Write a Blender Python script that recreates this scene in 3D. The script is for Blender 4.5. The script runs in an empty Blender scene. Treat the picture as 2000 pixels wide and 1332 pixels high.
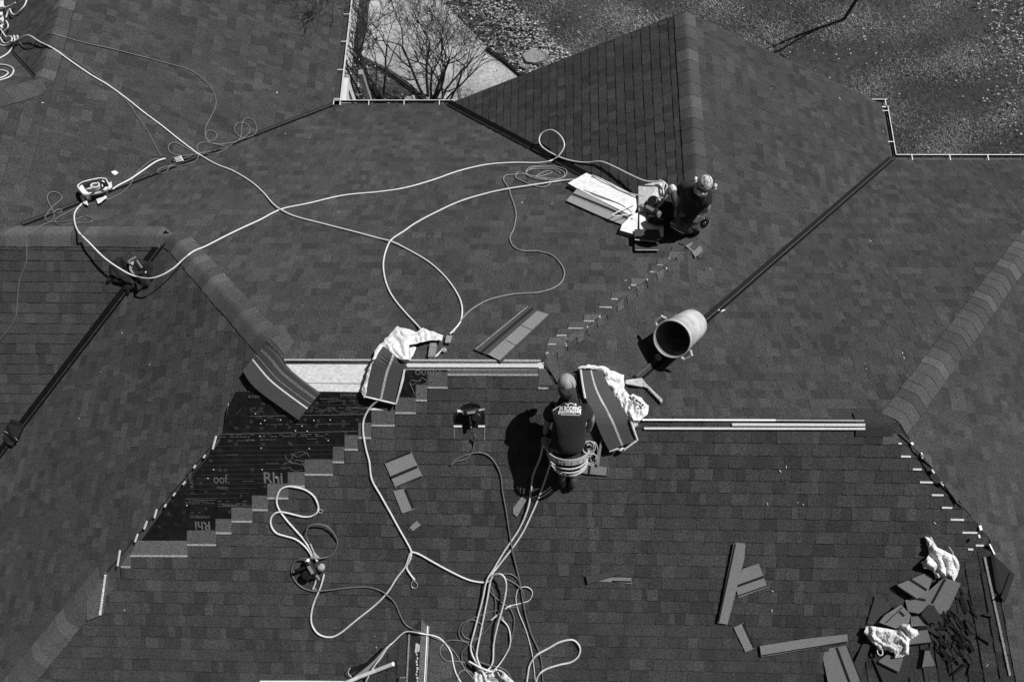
import bpy, bmesh, math, random
import numpy as np
from mathutils import Vector, Matrix, noise as mnoise
from mathutils.bvhtree import BVHTree
from mathutils.geometry import delaunay_2d_cdt
R = math.radians
scene = bpy.context.scene
COL = scene.collection
# ------------------------------------------------------------------ camera
CX, CY, CZ = -0.0401, -2.6042, 7.8993
FPX = 1514.3
CAMR = Matrix.Rotation(R(5.5341), 3, 'Z') @ Matrix.Rotation(R(19.8581), 3, 'X') @ Matrix.Rotation(R(-4.721), 3, 'Z')
cam_d = bpy.data.cameras.new('camera'); cam = bpy.data.objects.new('camera', cam_d); COL.objects.link(cam)
cam.matrix_world = Matrix.Translation((CX, CY, CZ)) @ CAMR.to_4x4()
cam_d.sensor_width = 36; cam_d.lens = 36 * FPX / 2000.0; cam_d.clip_end = 500
scene.camera = cam
# ------------------------------------------------------------------ light
SUN_EL, SUN_AZ = 53.0, 62.0       # azimuth measured from +y (away) towards +x
sd = Vector((math.sin(R(SUN_AZ)) * math.cos(R(SUN_EL)), math.cos(R(SUN_AZ)) * math.cos(R(SUN_EL)), math.sin(R(SUN_EL))))
w = bpy.data.worlds.new('World'); scene.world = w; w.use_nodes = True
nt = w.node_tree; nt.nodes.clear()
sky = nt.nodes.new('ShaderNodeTexSky'); sky.sky_type = 'NISHITA'; sky.sun_disc = False
sky.sun_elevation = R(SUN_EL); sky.sun_rotation = R(SUN_AZ)
bw = nt.nodes.new('ShaderNodeRGBToBW'); bg = nt.nodes.new('ShaderNodeBackground'); wo = nt.nodes.new('ShaderNodeOutputWorld')
bg.inputs['Strength'].default_value = 0.028
nt.links.new(sky.outputs[0], bw.inputs[0]); nt.links.new(bw.outputs[0], bg.inputs[0]); nt.links.new(bg.outputs[0], wo.inputs[0])
sl = bpy.data.lights.new('sun', 'SUN'); sl.energy = 5.0; sl.angle = R(0.5); sun = bpy.data.objects.new('sun', sl); COL.objects.link(sun)
sun.rotation_euler = sd.to_track_quat('Z', 'Y').to_euler(); sun.location = (6, 6, 14)
scene.view_settings.view_transform = 'Standard'; scene.view_settings.look = 'None'
scene.view_settings.exposure = -0.06; scene.view_settings.gamma = 1.0
scene.cycles.max_bounces = 5

# ------------------------------------------------------------------ helpers
rnd = random.Random(7)
def link(o): COL.objects.link(o); return o
def mat(name, v, rough=0.85, nscale=0, namt=0.0, bump=0.0, bscale=None, metal=0.0, spec=0.5, attr=None, detail=2.0, big=0.0, bigs=1.3, grit=0.0, sheen=0.0, drough=0.0, dist=0.01):
    m = bpy.data.materials.new(name); m.use_nodes = True; n = m.node_tree.nodes; L = m.node_tree.links
    b = n['Principled BSDF']; b.inputs['Roughness'].default_value = rough; b.inputs['Metallic'].default_value = metal
    b.inputs['Specular IOR Level'].default_value = spec
    b.inputs['Diffuse Roughness'].default_value = drough
    tc = n.new('ShaderNodeTexCoord'); cur = None
    def mul(a, c):
        x = n.new('ShaderNodeMath'); x.operation = 'MULTIPLY'
        for i, q in enumerate((a, c)):
            if isinstance(q, (int, float)): x.inputs[i].default_value = q
            else: L.new(q, x.inputs[i])
        return x.outputs[0]
    def nz(scale, lo, hi, det=2.0):
        t = n.new('ShaderNodeTexNoise'); t.inputs['Scale'].default_value = scale; t.inputs['Detail'].default_value = det
        L.new(tc.outputs['Object'], t.inputs['Vector'])
        r = n.new('ShaderNodeMapRange'); r.inputs['From Min'].default_value = 0.28; r.inputs['From Max'].default_value = 0.72
        r.inputs['To Min'].default_value = lo; r.inputs['To Max'].default_value = hi; L.new(t.outputs['Fac'], r.inputs['Value'])
        return r.outputs[0], t.outputs['Fac']
    cur = v
    if attr:
        a = n.new('ShaderNodeAttribute'); a.attribute_name = attr; cur = mul(v, a.outputs['Fac'])
    fac = None
    if namt: o, fac = nz(nscale, 1 - namt, 1 + namt, detail); cur = mul(cur, o)
    if grit: o, _ = nz(170, 1 - grit, 1 + grit, 0.0); cur = mul(cur, o)
    if big: o, _ = nz(bigs, 1 - big, 1 + big, 3.0); cur = mul(cur, o)
    if isinstance(cur, (int, float)): b.inputs['Base Color'].default_value = (cur, cur, cur, 1)
    else:
        c = n.new('ShaderNodeCombineColor'); 
        for i in range(3): L.new(cur, c.inputs[i])
        L.new(c.outputs[0], b.inputs['Base Color'])
    if bump:
        if fac is None or bscale: _, fac = nz(bscale or 40, 0, 1, 3.0)
        bp = n.new('ShaderNodeBump'); bp.inputs['Strength'].default_value = bump; bp.inputs['Distance'].default_value = dist
        L.new(fac, bp.inputs['Height']); L.new(bp.outputs[0], b.inputs['Normal'])
    return m
def tag(o, label=None, cat=None, group=None, kind=None):
    if label: o['label'] = label
    if cat: o['category'] = cat
    if group: o['group'] = group
    if kind: o['kind'] = kind
    return o
def thing(name, label, cat, loc=(0, 0, 0), group=None):
    o = bpy.data.objects.new(name, None); o.empty_display_size = 0.1; link(o); o.location = loc
    return tag(o, label, cat, group)
def mk(name, V, F, mats, parent=None, mi=None, smooth=False, tone=None):
    """mesh from world-space vertices; origin goes to the parent's origin, or to the mesh's own lowest-centre point"""
    V = [Vector(v) for v in V]
    me = bpy.data.meshes.new(name)
    if parent is not None:
        p = parent; org = Vector(p.location)
        while p.parent is not None: p = p.parent; org += Vector(p.location)
    else:
        xs = [v.x for v in V]; ys = [v.y for v in V]; zs = [v.z for v in V]
        org = Vector(((min(xs) + max(xs)) / 2, (min(ys) + max(ys)) / 2, min(zs)))
    me.from_pydata([v - org for v in V], [], F)
    if not isinstance(mats, (list, tuple)): mats = [mats]
    for m in mats: me.materials.append(m)
    if mi is not None: me.polygons.foreach_set('material_index', mi)
    if smooth: me.polygons.foreach_set('use_smooth', [True] * len(me.polygons))
    if tone is not None:
        a = me.attributes.new('tone', 'FLOAT', 'FACE'); a.data.foreach_set('value', tone)
    me.update()
    o = bpy.data.objects.new(name, me); link(o)
    if parent is not None: o.parent = parent
    else: o.location = org
    return o
def ray(px, py):
    d = CAMR @ Vector(((px - 1000) / FPX, -(py - 666) / FPX, -1.0)); return d.normalized()
CAMP = Vector((CX, CY, CZ))
def proj(P):
    q = CAMR.transposed() @ (Vector(P) - CAMP); return (1000 + FPX * q.x / -q.z, 666 - FPX * q.y / -q.z)
def hitz(px, py, z):
    d = ray(px, py); t = (z - CZ) / d.z; return CAMP + d * t

# ------------------------------------------------------------------ roof model (metres)
S = 7 / 12.0; e = 0.143
W_, YE, RR, AA, BB, HH, XI, XJ, K1, XK, YK = 2.0814, 5.7999, 0.5518, 2.7926, 3.80, 2.16, -3.6517, -7.30, 1.1246, -1.3453, -2.5958
ZE = -S * YE; GZ = -6.1
ZJ = ZE + S * (XI - XJ); YB = 4.6
XA2, YA2 = BB + K1, -RR - K1; ZA2 = -S * (RR + K1)
XF = BB - RR + YE
# plane z = c + gx*x + gy*y
PL = {
 'B': (0, 0, -S), 'F1': (0, 0, S), 'C': (-2 * S * W_, S, 0), 'D': (0, -S, 0), 'E': (-2 * S * RR, 0, -S),
 'F': (-S * RR + S * BB, -S, 0), 'G': (S * AA, S, 0), 'H': (-2 * S * HH, 0, S), 'I': (ZE + S * XI, -S, 0),
 'J': (ZJ - S * XJ, S, 0), 'N': (ZJ + S * YB, 0, -S), 'K': (ZA2 - S * XA2, S, 0),
 'WL': (S * YK - S * XK, S, 0), 'WR': (S * YK + S * XK, -S, 0)}
YW = -8.5
POLY = [
 ('B', [(-11, HH), (-AA - HH, HH), (-AA - HH, YE), (-11, YE)]),
 ('B', [(-AA - HH, HH), (-AA, 0), (0, 0), (W_, W_), (2 * W_ - YE, YE), (-AA - HH, YE)]),
 ('C', [(W_, W_), (W_, YE), (2 * W_ - YE, YE)]),
 ('D', [(0, 0), (RR, -RR), (W_, W_ - 2 * RR), (W_, W_)]),
 ('D', [(W_, W_ - 2 * RR), (YE, YE - 2 * RR), (YE, YE), (W_, YE)]),
 ('E', [(RR, -RR), (BB, -RR), (XF, YE - 2 * RR), (YE, YE - 2 * RR)]),
 ('F', [(BB, -RR), (XA2, YA2), (XF, YA2), (XF, YE - 2 * RR)]),
 ('F', [(XA2, YA2), (XA2, YW), (XF, YW), (XF, YA2)]),
 ('F1', [(-AA - YE, -YE), (-AA, 0), (0, 0), (RR, -RR), (RR, -YE)]),
 ('F1', [(RR, -YE), (RR, -RR), (BB, -RR), (XA2, YA2), (XA2, -YE)]),
 ('G', [(-AA, 0), (-AA - HH, HH), (-AA - YE, 2 * HH - YE), (-AA - YE, -YE)]),
 ('H', [(-AA - HH, HH), (-13, HH), (-13, 2 * HH - YE), (-AA - YE, 2 * HH - YE)]),
 ('I', [(XI, YE), (XI, 15), (XJ, 15), (XJ, YE - XI + XJ)]),
 ('I', [(XJ, YE - XI + XJ), (XJ, YB), (-11, YB - 11 - XJ), (-11, HH - 1.5)]),
 ('J', [(XJ, YB), (XJ, 15), (-12, 15), (-12, YB - XJ - 12 + 2 * (12 + XJ))]),
 ('N', [(XJ, YB), (-12, YB + 12 + XJ), (-12, YB - 12 - XJ)]),
 ('K', [(XA2, YA2), (XA2, YW), (XA2 + (ZE - ZA2) / S, YW), (XA2 + (ZE - ZA2) / S, -YE)]),
 ('WL', [(XK, YK), (XK, YW), (XK - (YE + YK), YW), (XK - (YE + YK), -YE)]),
 ('WR', [(XK, YK), (XK, YW), (XK + (YE + YK), YW), (XK + (YE + YK), -YE)]),
]
def zf(k, x, y): c = PL[k]; return c[0] + c[1] * x + c[2] * y
def p3(k, x, y): return Vector((x, y, zf(k, x, y)))
def nrm(k): c = PL[k]; return Vector((-c[1], -c[2], 1)).normalized()
def up(k):  # horizontal direction up the slope
    c = PL[k]; return Vector((c[1], c[2], 0)).normalized()
# ray casting onto the roof and the ground
_v, _f = [], []
for k, pts in POLY:
    b0 = len(_v); _v += [p3(k, *p) for p in pts]; _f.append(list(range(b0, b0 + len(pts))))
b0 = len(_v); _v += [Vector((-60, -60, GZ)), Vector((60, -60, GZ)), Vector((60, 60, GZ)), Vector((-60, 60, GZ))]; _f.append([b0, b0 + 1, b0 + 2, b0 + 3])
BVH = BVHTree.FromPolygons(_v, _f)
def hit(px, py):
    d = ray(px, py); loc, n, i, dist = BVH.ray_cast(CAMP, d)
    if n.z < 0: n = -n
    return loc, n, d
def sp(px, py, lift=0.0):
    """the point seen at (px, py), lifted off the roof by `lift` metres measured square to the roof"""
    loc, n, d = hit(px, py)
    return loc - d * (lift / max(0.25, -(d.dot(n))))
def onp(k, px, py, lift=0.0):
    c = PL[k]; d = ray(px, py); n = nrm(k)
    P0 = Vector((0, 0, c[0] + 0)); t = (P0 - CAMP).dot(n) / d.dot(n)
    return CAMP + d * (t - lift / max(0.25, -(d.dot(n))))
# ------------------------------------------------------------------ materials
M = {}
M['shingle'] = mat('asphalt_shingle', 1.0, 0.95, 70, 0.5, 0.6, None, attr='tone', grit=.4, spec=0.2, big=0.12, drough=.25, detail=1.0, dist=0.003)
M['cap'] = mat('ridge_cap_shingle', 1.0, 0.95, 70, 0.45, 0.5, None, attr='tone', grit=.35, spec=0.2, big=0.08, drough=.25, detail=1.0, dist=0.003)
M['scrap'] = mat('shingle_granules', 0.23, 0.95, 90, 0.28, 0.4, None, spec=0.2, drough=1.0, detail=1.0, dist=0.003)
M['scrapd'] = mat('shingle_granules_dark', 0.065, 0.95, 90, 0.35, 0.4, None, spec=0.2, drough=1.0, detail=1.0, dist=0.003)
M['scrapk'] = mat('shingle_black_band', 0.018, 0.9, 240, 0.3, 0.3, None, spec=0.2)
M['edge'] = mat('asphalt_edge', 0.012, 0.8, spec=0.3)
M['seal'] = mat('sealant_tape', 0.36, 0.5, 90, 0.5, 0.3, None, spec=0.4)
M['flash'] = mat('valley_metal', 0.007, 0.6, 14, 0.3, 0.25, 30, spec=0.15)
M['osb'] = None
M['under'] = mat('synthetic_underlayment', 0.009, 0.36, 9, 0.4, 0.8, 11, spec=0.5, dist=0.035)
M['print'] = mat('underlayment_print', 0.115, 0.7, 60, .4)
M['gut'] = mat('gutter_white', 0.75, 0.4, 30, 0.1)
M['gutin'] = mat('gutter_inside', 0.03, 0.7, 20, 0.5)
M['siding'] = mat('siding_white', 0.62, 0.7, 5, 0.08)
M['black'] = mat('black_plastic', 0.012, 0.5, 60, 0.3)
# ------------------------------------------------------------------ the house
house = thing('house', 'dark shingled hip and valley house roof being re-covered by two roofers', 'house', (0, 0, GZ))
def clip(poly, a, b, c):
    """keep a*u + b*v <= c"""
    out = []
    for i in range(len(poly)):
        p, q = poly[i - 1], poly[i]; dp = a * p[0] + b * p[1] - c; dq = a * q[0] + b * q[1] - c
        if dp <= 0 and dq > 0 or dp > 0 and dq <= 0:
            t = dp / (dp - dq); out.append((p[0] + (q[0] - p[0]) * t, p[1] + (q[1] - p[1]) * t))
        if dq <= 0: out.append(q)
    return out
def inhalf(poly):
    """half planes of a convex polygon"""
    A = sum(poly[i - 1][0] * poly[i][1] - poly[i][0] * poly[i - 1][1] for i in range(len(poly)))
    sgn = 1 if A > 0 else -1; hs = []
    for i in range(len(poly)):
        p, q = poly[i - 1], poly[i]; a, b = (q[1] - p[1]) * sgn, -(q[0] - p[0]) * sgn; hs.append((a, b, a * p[0] + b * p[1]))
    return hs
CA = 1 / math.hypot(1, S)
def face_frame(k):
    n = nrm(k); u2 = up(k); U = Vector((u2.y, -u2.x, 0)); Vv = (u2 + Vector((0, 0, S))).normalized()
    c = PL[k]; O = Vector((0, 0, c[0])); return O, U, Vv, n
# F1: how far left the new shingles reach in each course (strip seen at y, from x0 to x1)
STEPS = [(874,1051,732),(835,874,757),(812,834,782),(772,812,806.5),(725.5,771,831),(700,725,855),(673,699,878),(650,672,902.5),
 (595,650,927),(562,595,949.6),(522,563,973),(492,523,996),(452,493,1018.5),(421,452,1041),(365,422,1064),(254,366,1085.5),(236,255,1107)]
OF, UF, VF, NF = face_frame('F1')
def uvF(px, py, k='F1'):
    O, U, V_, N = face_frame(k); q = onp(k, px, py) - O; return q.dot(U), q.dot(V_)
stepuv = []
for x0, x1, y in STEPS:
    a = uvF(x0, y); b = uvF(x1, y); stepuv.append((a[0], b[0], (a[1] + b[1]) / 2))
# mean spacing and phase of the F1 courses
vs = sorted(s[2] for s in stepuv); ks = list(range(len(vs)))
EF = (vs[-1] - vs[0]) / (len(vs) - 1); print('F1 exposure', EF, [round(b - a, 3) for a, b in zip(vs, vs[1:])])
PH = {'F1': vs[0] % EF}
EX = {'F1': EF}
def ulimit(v0):
    """left end of the shingles for the F1 course whose lower edge is at v0 (metres up the slope)"""
    lim = 99 if v0 > stepuv[0][2] - EF * .3 and v0 > 0 * 1 - 9 else None
    for a, b, v in stepuv:
        if abs(v - (v0 + EF)) < EF * 0.5: lim = a
    return lim
TONE = {k: .053 for k in PL}
def shingle_face(k, polys, seed):
    O, U, Vv, n = face_frame(k); rr = random.Random(seed)
    ex = EX.get(k, e); ph = PH.get(k, 0.0)
    V, F, T = [], [], []
    ps = []
    for poly in polys:
        q = []
        for x, y in poly:
            d = p3(k, x, y) - O; q.append((d.dot(U), d.dot(Vv)))
        ps.append((q, inhalf(q)))
    vmin = min(v for q, _ in ps for u, v in q); vmax = max(v for q, _ in ps for u, v in q)
    umin = min(u for q, _ in ps for u, v in q); umax = max(u for q, _ in ps for u, v in q)
    i = math.floor((vmin - ph) / ex)
    def P(u, v, h): return O + U * u + Vv * v + n * h
    while ph + i * ex < vmax:
        v0 = ph + i * ex; v1 = v0 + ex; u = umin - rr.random() * 0.3; sheet = rr.uniform(.93, 1.07); left = 0
        jit = rr.uniform(-.003, .003)
        lim = ulimit(v0) if k == 'F1' and True else None
        raised = rr.random() < .5
        while u < umax:
            wd = rr.choice((.06, .08, .10, .12, .15, .19)); left -= wd
            if left < 0: sheet = rr.uniform(.95, 1.05); left = 1.0
            tone = TONE[k] * sheet * rr.choice((.74, .84, .92, .97, 1.0, 1.03, 1.1, 1.26)); hh = (.0115 if raised else .0075) if k in 'CKHWLF1' else (.010 if raised else .005)
            raised = not raised if rr.random() < .8 else raised
            u0, u1 = u, u + wd; u += wd
            if lim is not None:
                if u1 <= lim: continue
                u0 = max(u0, lim)
            vb = v0 + jit + rr.uniform(-.001, .001)
            for q, hs in ps:
                c = [(u0, vb), (u1, vb), (u1, v1 + jit), (u0, v1 + jit)]
                for a, b, cc in hs:
                    c = clip(c, a, b, cc)
                    if len(c) < 3: break
                if len(c) < 3: continue
                area = abs(sum(c[j - 1][0] * c[j][1] - c[j][0] * c[j - 1][1] for j in range(len(c)))) / 2
                if area < 1e-6: continue
                b0 = len(V)
                for uu, vv in c:
                    tt = min(1, max(0, (vv - v0) / ex)); V.append(P(uu, vv, hh + .004 + (0.0015 - hh) * tt * .9))
                for uu, vv in c: V.append(P(uu, vv, -.004))
                m = len(c); F.append(list(range(b0, b0 + m))); T.append(tone)
                for j in range(m):
                    j2 = (j + 1) % m; F.append([b0 + j, b0 + m + j, b0 + m + j2, b0 + j2]); T.append(tone * .18)  # butt and side faces toned down to deepen the shadow lines of the courses
        i += 1
    # consistent outward winding
    o = mk('roof_slope', V, F, M['shingle'], house, tone=T)
    return o
byk = {}
for k, p in POLY: byk.setdefault(k, []).append(p)
# the deck itself, a closed slab under the shingles
DV, DF = [], []
for k, p in POLY:
    b0 = len(DV); m = len(p); DV += [p3(k, *q) + nrm(k) * -.012 for q in p]; DV += [p3(k, *q) - Vector((0, 0, .16)) for q in p]
    DF.append(list(range(b0, b0 + m))); DF.append(list(range(b0 + m, b0 + 2 * m))[::-1])
    for j in range(m): j2 = (j + 1) % m; DF.append([b0 + j, b0 + m + j, b0 + m + j2, b0 + j2])
deckm = mat('roof_deck', 0.05, 0.9, 6, 0.2)
mk('roof_deck', DV, DF, deckm, house)
for i, (k, ps) in enumerate(byk.items()): shingle_face(k, ps, 100 + i)
exec_done = True
# ------------------------------------------------------------------ house trim
def extrude(poly, n, th):
    V = [Vector(p) for p in poly]; m = len(V); V = V + [p - n * th for p in V]
    F = [list(range(m)), list(range(m, 2 * m))[::-1]] + [[j, m + j, m + (j + 1) % m, (j + 1) % m] for j in range(m)]
    return V, F
def slab(name, pts, mats, th=.006, lift=.012, parent=None, mi=None, k=None):
    P = [(onp(k, *p, lift) if k else sp(*p, lift)) for p in pts]
    n = nrm(k) if k else hit(*pts[0])[1]
    V, F = extrude(P, n, th); return mk(name, V, F, mats, parent, mi)
class MB:
    def __init__(s): s.V, s.F, s.MI, s.T = [], [], [], []
    def add(s, V, F, mi=0, t=1.0):
        b = len(s.V); s.V += [Vector(v) for v in V]; s.F += [[b + i for i in f] for f in F]; s.MI += [mi] * len(F); s.T += [t] * len(F); return s
    def ext(s, poly, n, th, mi=0, t=1.0): V, F = extrude(poly, n, th); return s.add(V, F, mi, t)
    def box(s, c, sx, sy, sz, X=Vector((1, 0, 0)), Y=Vector((0, 1, 0)), mi=0):
        Z = X.cross(Y); c = Vector(c); V = [c + X * (a * sx / 2) + Y * (b * sy / 2) + Z * (d * sz / 2) for d in (-1, 1) for a, b in ((-1, -1), (1, -1), (1, 1), (-1, 1))]
        return s.add(V, [[3, 2, 1, 0], [4, 5, 6, 7], [0, 1, 5, 4], [1, 2, 6, 5], [2, 3, 7, 6], [3, 0, 4, 7]], mi)
    def tube(s, pts, r, sides=8, mi=0, twist=None, cap=True, t=1.0):
        pts = [Vector(p) for p in pts]; m = len(pts); prev = None; V = []; acc = 0
        for i, p in enumerate(pts):
            tg = (pts[min(i + 1, m - 1)] - pts[max(i - 1, 0)])
            if tg.length < 1e-9: tg = Vector((0, 0, 1))
            tg.normalize()
            if prev is None: a = tg.orthogonal().normalized()
            else: a = (prev - tg * prev.dot(tg)); a = a.normalized() if a.length > 1e-6 else tg.orthogonal().normalized()
            prev = a; b = tg.cross(a); ri = r[i] if isinstance(r, (list, tuple)) else r
            if i: acc += (pts[i] - pts[i - 1]).length
            for j in range(sides):
                th = 2 * math.pi * j / sides; q = ri
                if twist: q = ri * (1 + .17 * math.cos(3 * th - acc * twist))
                V.append(p + (a * math.cos(th) + b * math.sin(th)) * q)
        F = [[i * sides + j, i * sides + (j + 1) % sides, (i + 1) * sides + (j + 1) % sides, (i + 1) * sides + j] for i in range(m - 1) for j in range(sides)]
        if cap: F += [list(range(sides))[::-1], list(range((m - 1) * sides, m * sides))]
        return s.add(V, F, mi, t)
    def lathe(s, c, ax, prof, sides=24, mi=0, X=None):
        ax = ax.normalized(); a = X or ax.orthogonal().normalized(); b = ax.cross(a); c = Vector(c); V = []
        for h, r in prof:
            for j in range(sides): th = 2 * math.pi * j / sides; V.append(c + ax * h + (a * math.cos(th) + b * math.sin(th)) * r)
        F = [[i * sides + j, i * sides + (j + 1) % sides, (i + 1) * sides + (j + 1) % sides, (i + 1) * sides + j] for i in range(len(prof) - 1) for j in range(sides)]
        return s.add(V, F, mi)
    def ell(s, c, rx, ry, rz, X=Vector((1, 0, 0)), Y=Vector((0, 1, 0)), mi=0, nu=10, nv=7, bump=0, seed=0):
        Z = X.cross(Y); c = Vector(c); V = []; 
        for i in range(nv + 1):
            ph = math.pi * i / nv
            for j in range(nu):
                th = 2 * math.pi * j / nu; d = Vector((math.sin(ph) * math.cos(th), math.sin(ph) * math.sin(th), math.cos(ph)))
                q = 1 + bump * mnoise.noise(d * 1.7 + Vector((seed, 0, 0))); V.append(c + (X * d.x * rx + Y * d.y * ry + Z * d.z * rz) * q)
        return s.add(V, [[i * nu + j, (i + 1) * nu + j, (i + 1) * nu + (j + 1) % nu, i * nu + (j + 1) % nu] for i in range(nv) for j in range(nu)], mi)
    def build(s, name, mats, parent=None, smooth=False, tone=False):
        return mk(name, s.V, s.F, mats, parent, s.MI, smooth, s.T if tone else None)
# --- ridge caps
def cap_run(path, ks, seed, hw=.18, expo=.19, tone=.076):
    P = [Vector(p) for p in path]; pts, kk = [], []
    for i in range(len(P) - 1):
        L = (P[i + 1] - P[i]).length; m = max(2, int(L / .05))
        for j in range(m): pts.append(P[i].lerp(P[i + 1], j / m)); kk.append(ks[i])
    pts.append(P[-1]); kk.append(ks[-1])
    # smooth the corner
    for _ in range(14): pts = [pts[0]] + [(pts[i - 1] + pts[i] * 2 + pts[i + 1]) / 4 for i in range(1, len(pts) - 1)] + [pts[-1]]
    NN = [(nrm(a) + nrm(b)) / 2 for a, b in kk]
    for _ in range(10): NN = [NN[0]] + [(NN[i - 1] + NN[i] * 2 + NN[i + 1]) / 4 for i in range(1, len(NN) - 1)] + [NN[-1]]
    d = [0]
    for i in range(1, len(pts)): d.append(d[-1] + (pts[i] - pts[i - 1]).length)
    def at(s):
        s = min(max(s, 0), d[-1] - 1e-6); i = max(j for j in range(len(d)) if d[j] <= s) if s > 0 else 0; i = min(i, len(pts) - 2)
        t = (s - d[i]) / max(1e-9, d[i + 1] - d[i]); a, b = kk[i]; ns = nrm(a).dot(NN[i].normalized())
        i0, i1 = max(0, i - 1), min(len(pts) - 1, i + 2)
        return pts[i].lerp(pts[i + 1], t), (pts[i1] - pts[i0]).normalized(), NN[i].lerp(NN[i + 1], t).normalized(), ns
    rr = random.Random(seed); mb = MB(); s0 = 0; ss = [-1, -.9, -.7, -.5, -.32, -.16, 0, .16, .32, .5, .7, .9, 1]
    while s0 < d[-1] - .05:
        ex = expo * rr.uniform(.8, 1.15); s1 = min(s0 + ex + .03, d[-1]); tn = tone * rr.choice((.78, .86, .95, 1.0, 1.08, 1.3)); jit = rr.uniform(-.006, .006)
        V = []; rows = 4
        for q in range(rows + 1):
            s = s0 + (s1 - s0) * q / rows; p, t, N, ns = at(s); T = t.cross(N).normalized(); th = math.acos(min(1, max(-1, ns))); hgt = .022 - .006 * q / rows
            for a in ss:
                x = (a * hw + jit); dn = math.sqrt(x * x + .035 ** 2) - .035
                V.append(p + T * x * math.cos(th) - N * math.sin(th) * dn + N * (hgt - .012 * abs(a)))
        m = len(ss); F = [[q * m + j, q * m + j + 1, (q + 1) * m + j + 1, (q + 1) * m + j] for q in range(rows) for j in range(m - 1)]
        mb.add(V, F, 0, tn)
        # butt edge + side edges
        V2 = [V[j] for j in range(m)] + [V[j] - at(s0)[2] * .012 for j in range(m)]
        mb.add(V2, [[j, m + j, m + j + 1, j + 1] for j in range(m - 1)], 0, tn * .85)
        for side in (0, m - 1):
            E_ = [V[q * m + side] for q in range(rows + 1)]; V3 = E_ + [p - at(s0)[2] * .014 for p in E_]
            mb.add(V3, [[q, rows + 1 + q, rows + 2 + q, q + 1] for q in range(rows)], 0, tn * .35)
        s0 += ex
    o = mb.build('ridge_cap', M['cap'], house, tone=True); o.data.polygons.foreach_set('use_smooth', [True] * len(o.data.polygons)); o.data.update()
    return o
h0 = .26
cap_run([p3('B', -AA - h0, h0), p3('B', -AA - HH, HH), p3('B', -13, HH)], [('G', 'B'), ('H', 'B'), ('H', 'B')], 1)
cap_run([p3('B', W_ - .17, W_ - .17), p3('D', W_, W_ + .02), p3('D', W_, YE)], [('B', 'D'), ('C', 'D'), ('C', 'D')], 2)
cap_run([p3('E', BB + .02, -RR + .02), p3('E', XF, YE - 2 * RR)], [('E', 'F'), ('E', 'F')], 3)
cap_run([p3('N', -12, YB - 12 - XJ), p3('I', XJ, YB), p3('I', XJ, 15)][::1], [('I', 'N'), ('J', 'I'), ('J', 'I')], 4)
ga = onp('G', 196, 1150); ga = Vector((ga.x, ga.x + AA, 0)); ga.z = zf('F1', ga.x, ga.y)
cap_run([Vector((-AA - YE, -YE, ZE)), ga], [('G', 'F1'), ('G', 'F1')], 5)
cap_run([p3('E', BB - .42, -RR), p3('E', BB - .03, -RR)], [('F1', 'E'), ('F1', 'E')], 6, hw=.15, expo=.5, tone=.05)
# --- valleys
def valley(a, b, k1, k2, w1=.085, w2=.05, lift=.021):
    t = (b - a).normalized(); mb = MB()
    for k, w in ((k1, w1), (k2, w2)):
        n = nrm(k); d = n.cross(t).normalized()
        if d.z < 0: d = -d
        V = [a + n * lift, b + n * lift, b + n * lift + d * w, a + n * lift + d * w]; mb.ext(V, n, .006)
    up_ = (nrm(k1) + nrm(k2)).normalized(); mb.tube([a.lerp(b, i / 30) + up_ * (lift + .004 + .004 * rnd.random()) for i in range(31)], .006, 5, 1)
    mb.build('valley_flashing', [M['flash'], mat('valley_bead', .07, .6, 40, .6)], house)
valley(p3('B', W_ - .05, W_ + .05), p3('B', 2 * W_ - YE, YE), 'C', 'B', .1, .045)
va = onp('E', 1240, 738); va = Vector((va.x, va.x - 2 * RR, 0)); va.z = zf('D', va.x, va.y)
valley(va, p3('D', YE, YE - 2 * RR), 'D', 'E', .07, .05)
valley(p3('G', -AA - HH, HH), p3('G', -AA - YE, 2 * HH - YE), 'H', 'G', .09, .05)
valley(p3('I', XI - 3.45, YE - 3.45), p3('I', XI, YE), 'I', 'B', .045, .06)
valley(p3('J', XJ - .05, YB + .05), p3('J', XJ - 3, YB + 3), 'J', 'N', .04, .02)
# --- bare OSB under the left ridge
mo = bpy.data.materials.new('oriented_strand_board'); mo.use_nodes = True; n_ = mo.node_tree.nodes; L_ = mo.node_tree.links
tc = n_.new('ShaderNodeTexCoord'); mp = n_.new('ShaderNodeMapping'); mp.inputs['Scale'].default_value = (34, 60, 60); mp.inputs['Rotation'].default_value = (0, 0, .5)
vo = n_.new('ShaderNodeTexVoronoi'); vo.inputs['Scale'].default_value = 1.0; nz_ = n_.new('ShaderNodeTexNoise'); nz_.inputs['Scale'].default_value = 8; nz_.inputs['Detail'].default_value = 5
rp = n_.new('ShaderNodeMapRange'); rp.inputs['To Min'].default_value = .34; rp.inputs['To Max'].default_value = 1.0
mx = n_.new('ShaderNodeMath'); mx.operation = 'MULTIPLY_ADD'; mx.inputs[1].default_value = .35; 
cc = n_.new('ShaderNodeCombineColor'); L_.new(tc.outputs['Object'], mp.inputs[0]); L_.new(mp.outputs[0], vo.inputs['Vector']); L_.new(mp.outputs[0], nz_.inputs['Vector']); nz_.inputs['Scale'].default_value = .8
L_.new(vo.outputs['Color'], mx.inputs[0]); L_.new(nz_.outputs['Fac'], mx.inputs[2]); L_.new(mx.outputs[0], rp.inputs['Value'])
for i in range(3): L_.new(rp.outputs[0], cc.inputs[i])
L_.new(cc.outputs[0], n_['Principled BSDF'].inputs['Base Color']); M['osb'] = mo
mb = MB(); nF = nrm('F1')
mb.ext([onp('F1', *p, .002) for p in ((553, 706), (1062, 708), (1062, 722), (880, 722), (880, 768), (712, 768), (608, 765))], nF, .012)
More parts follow.
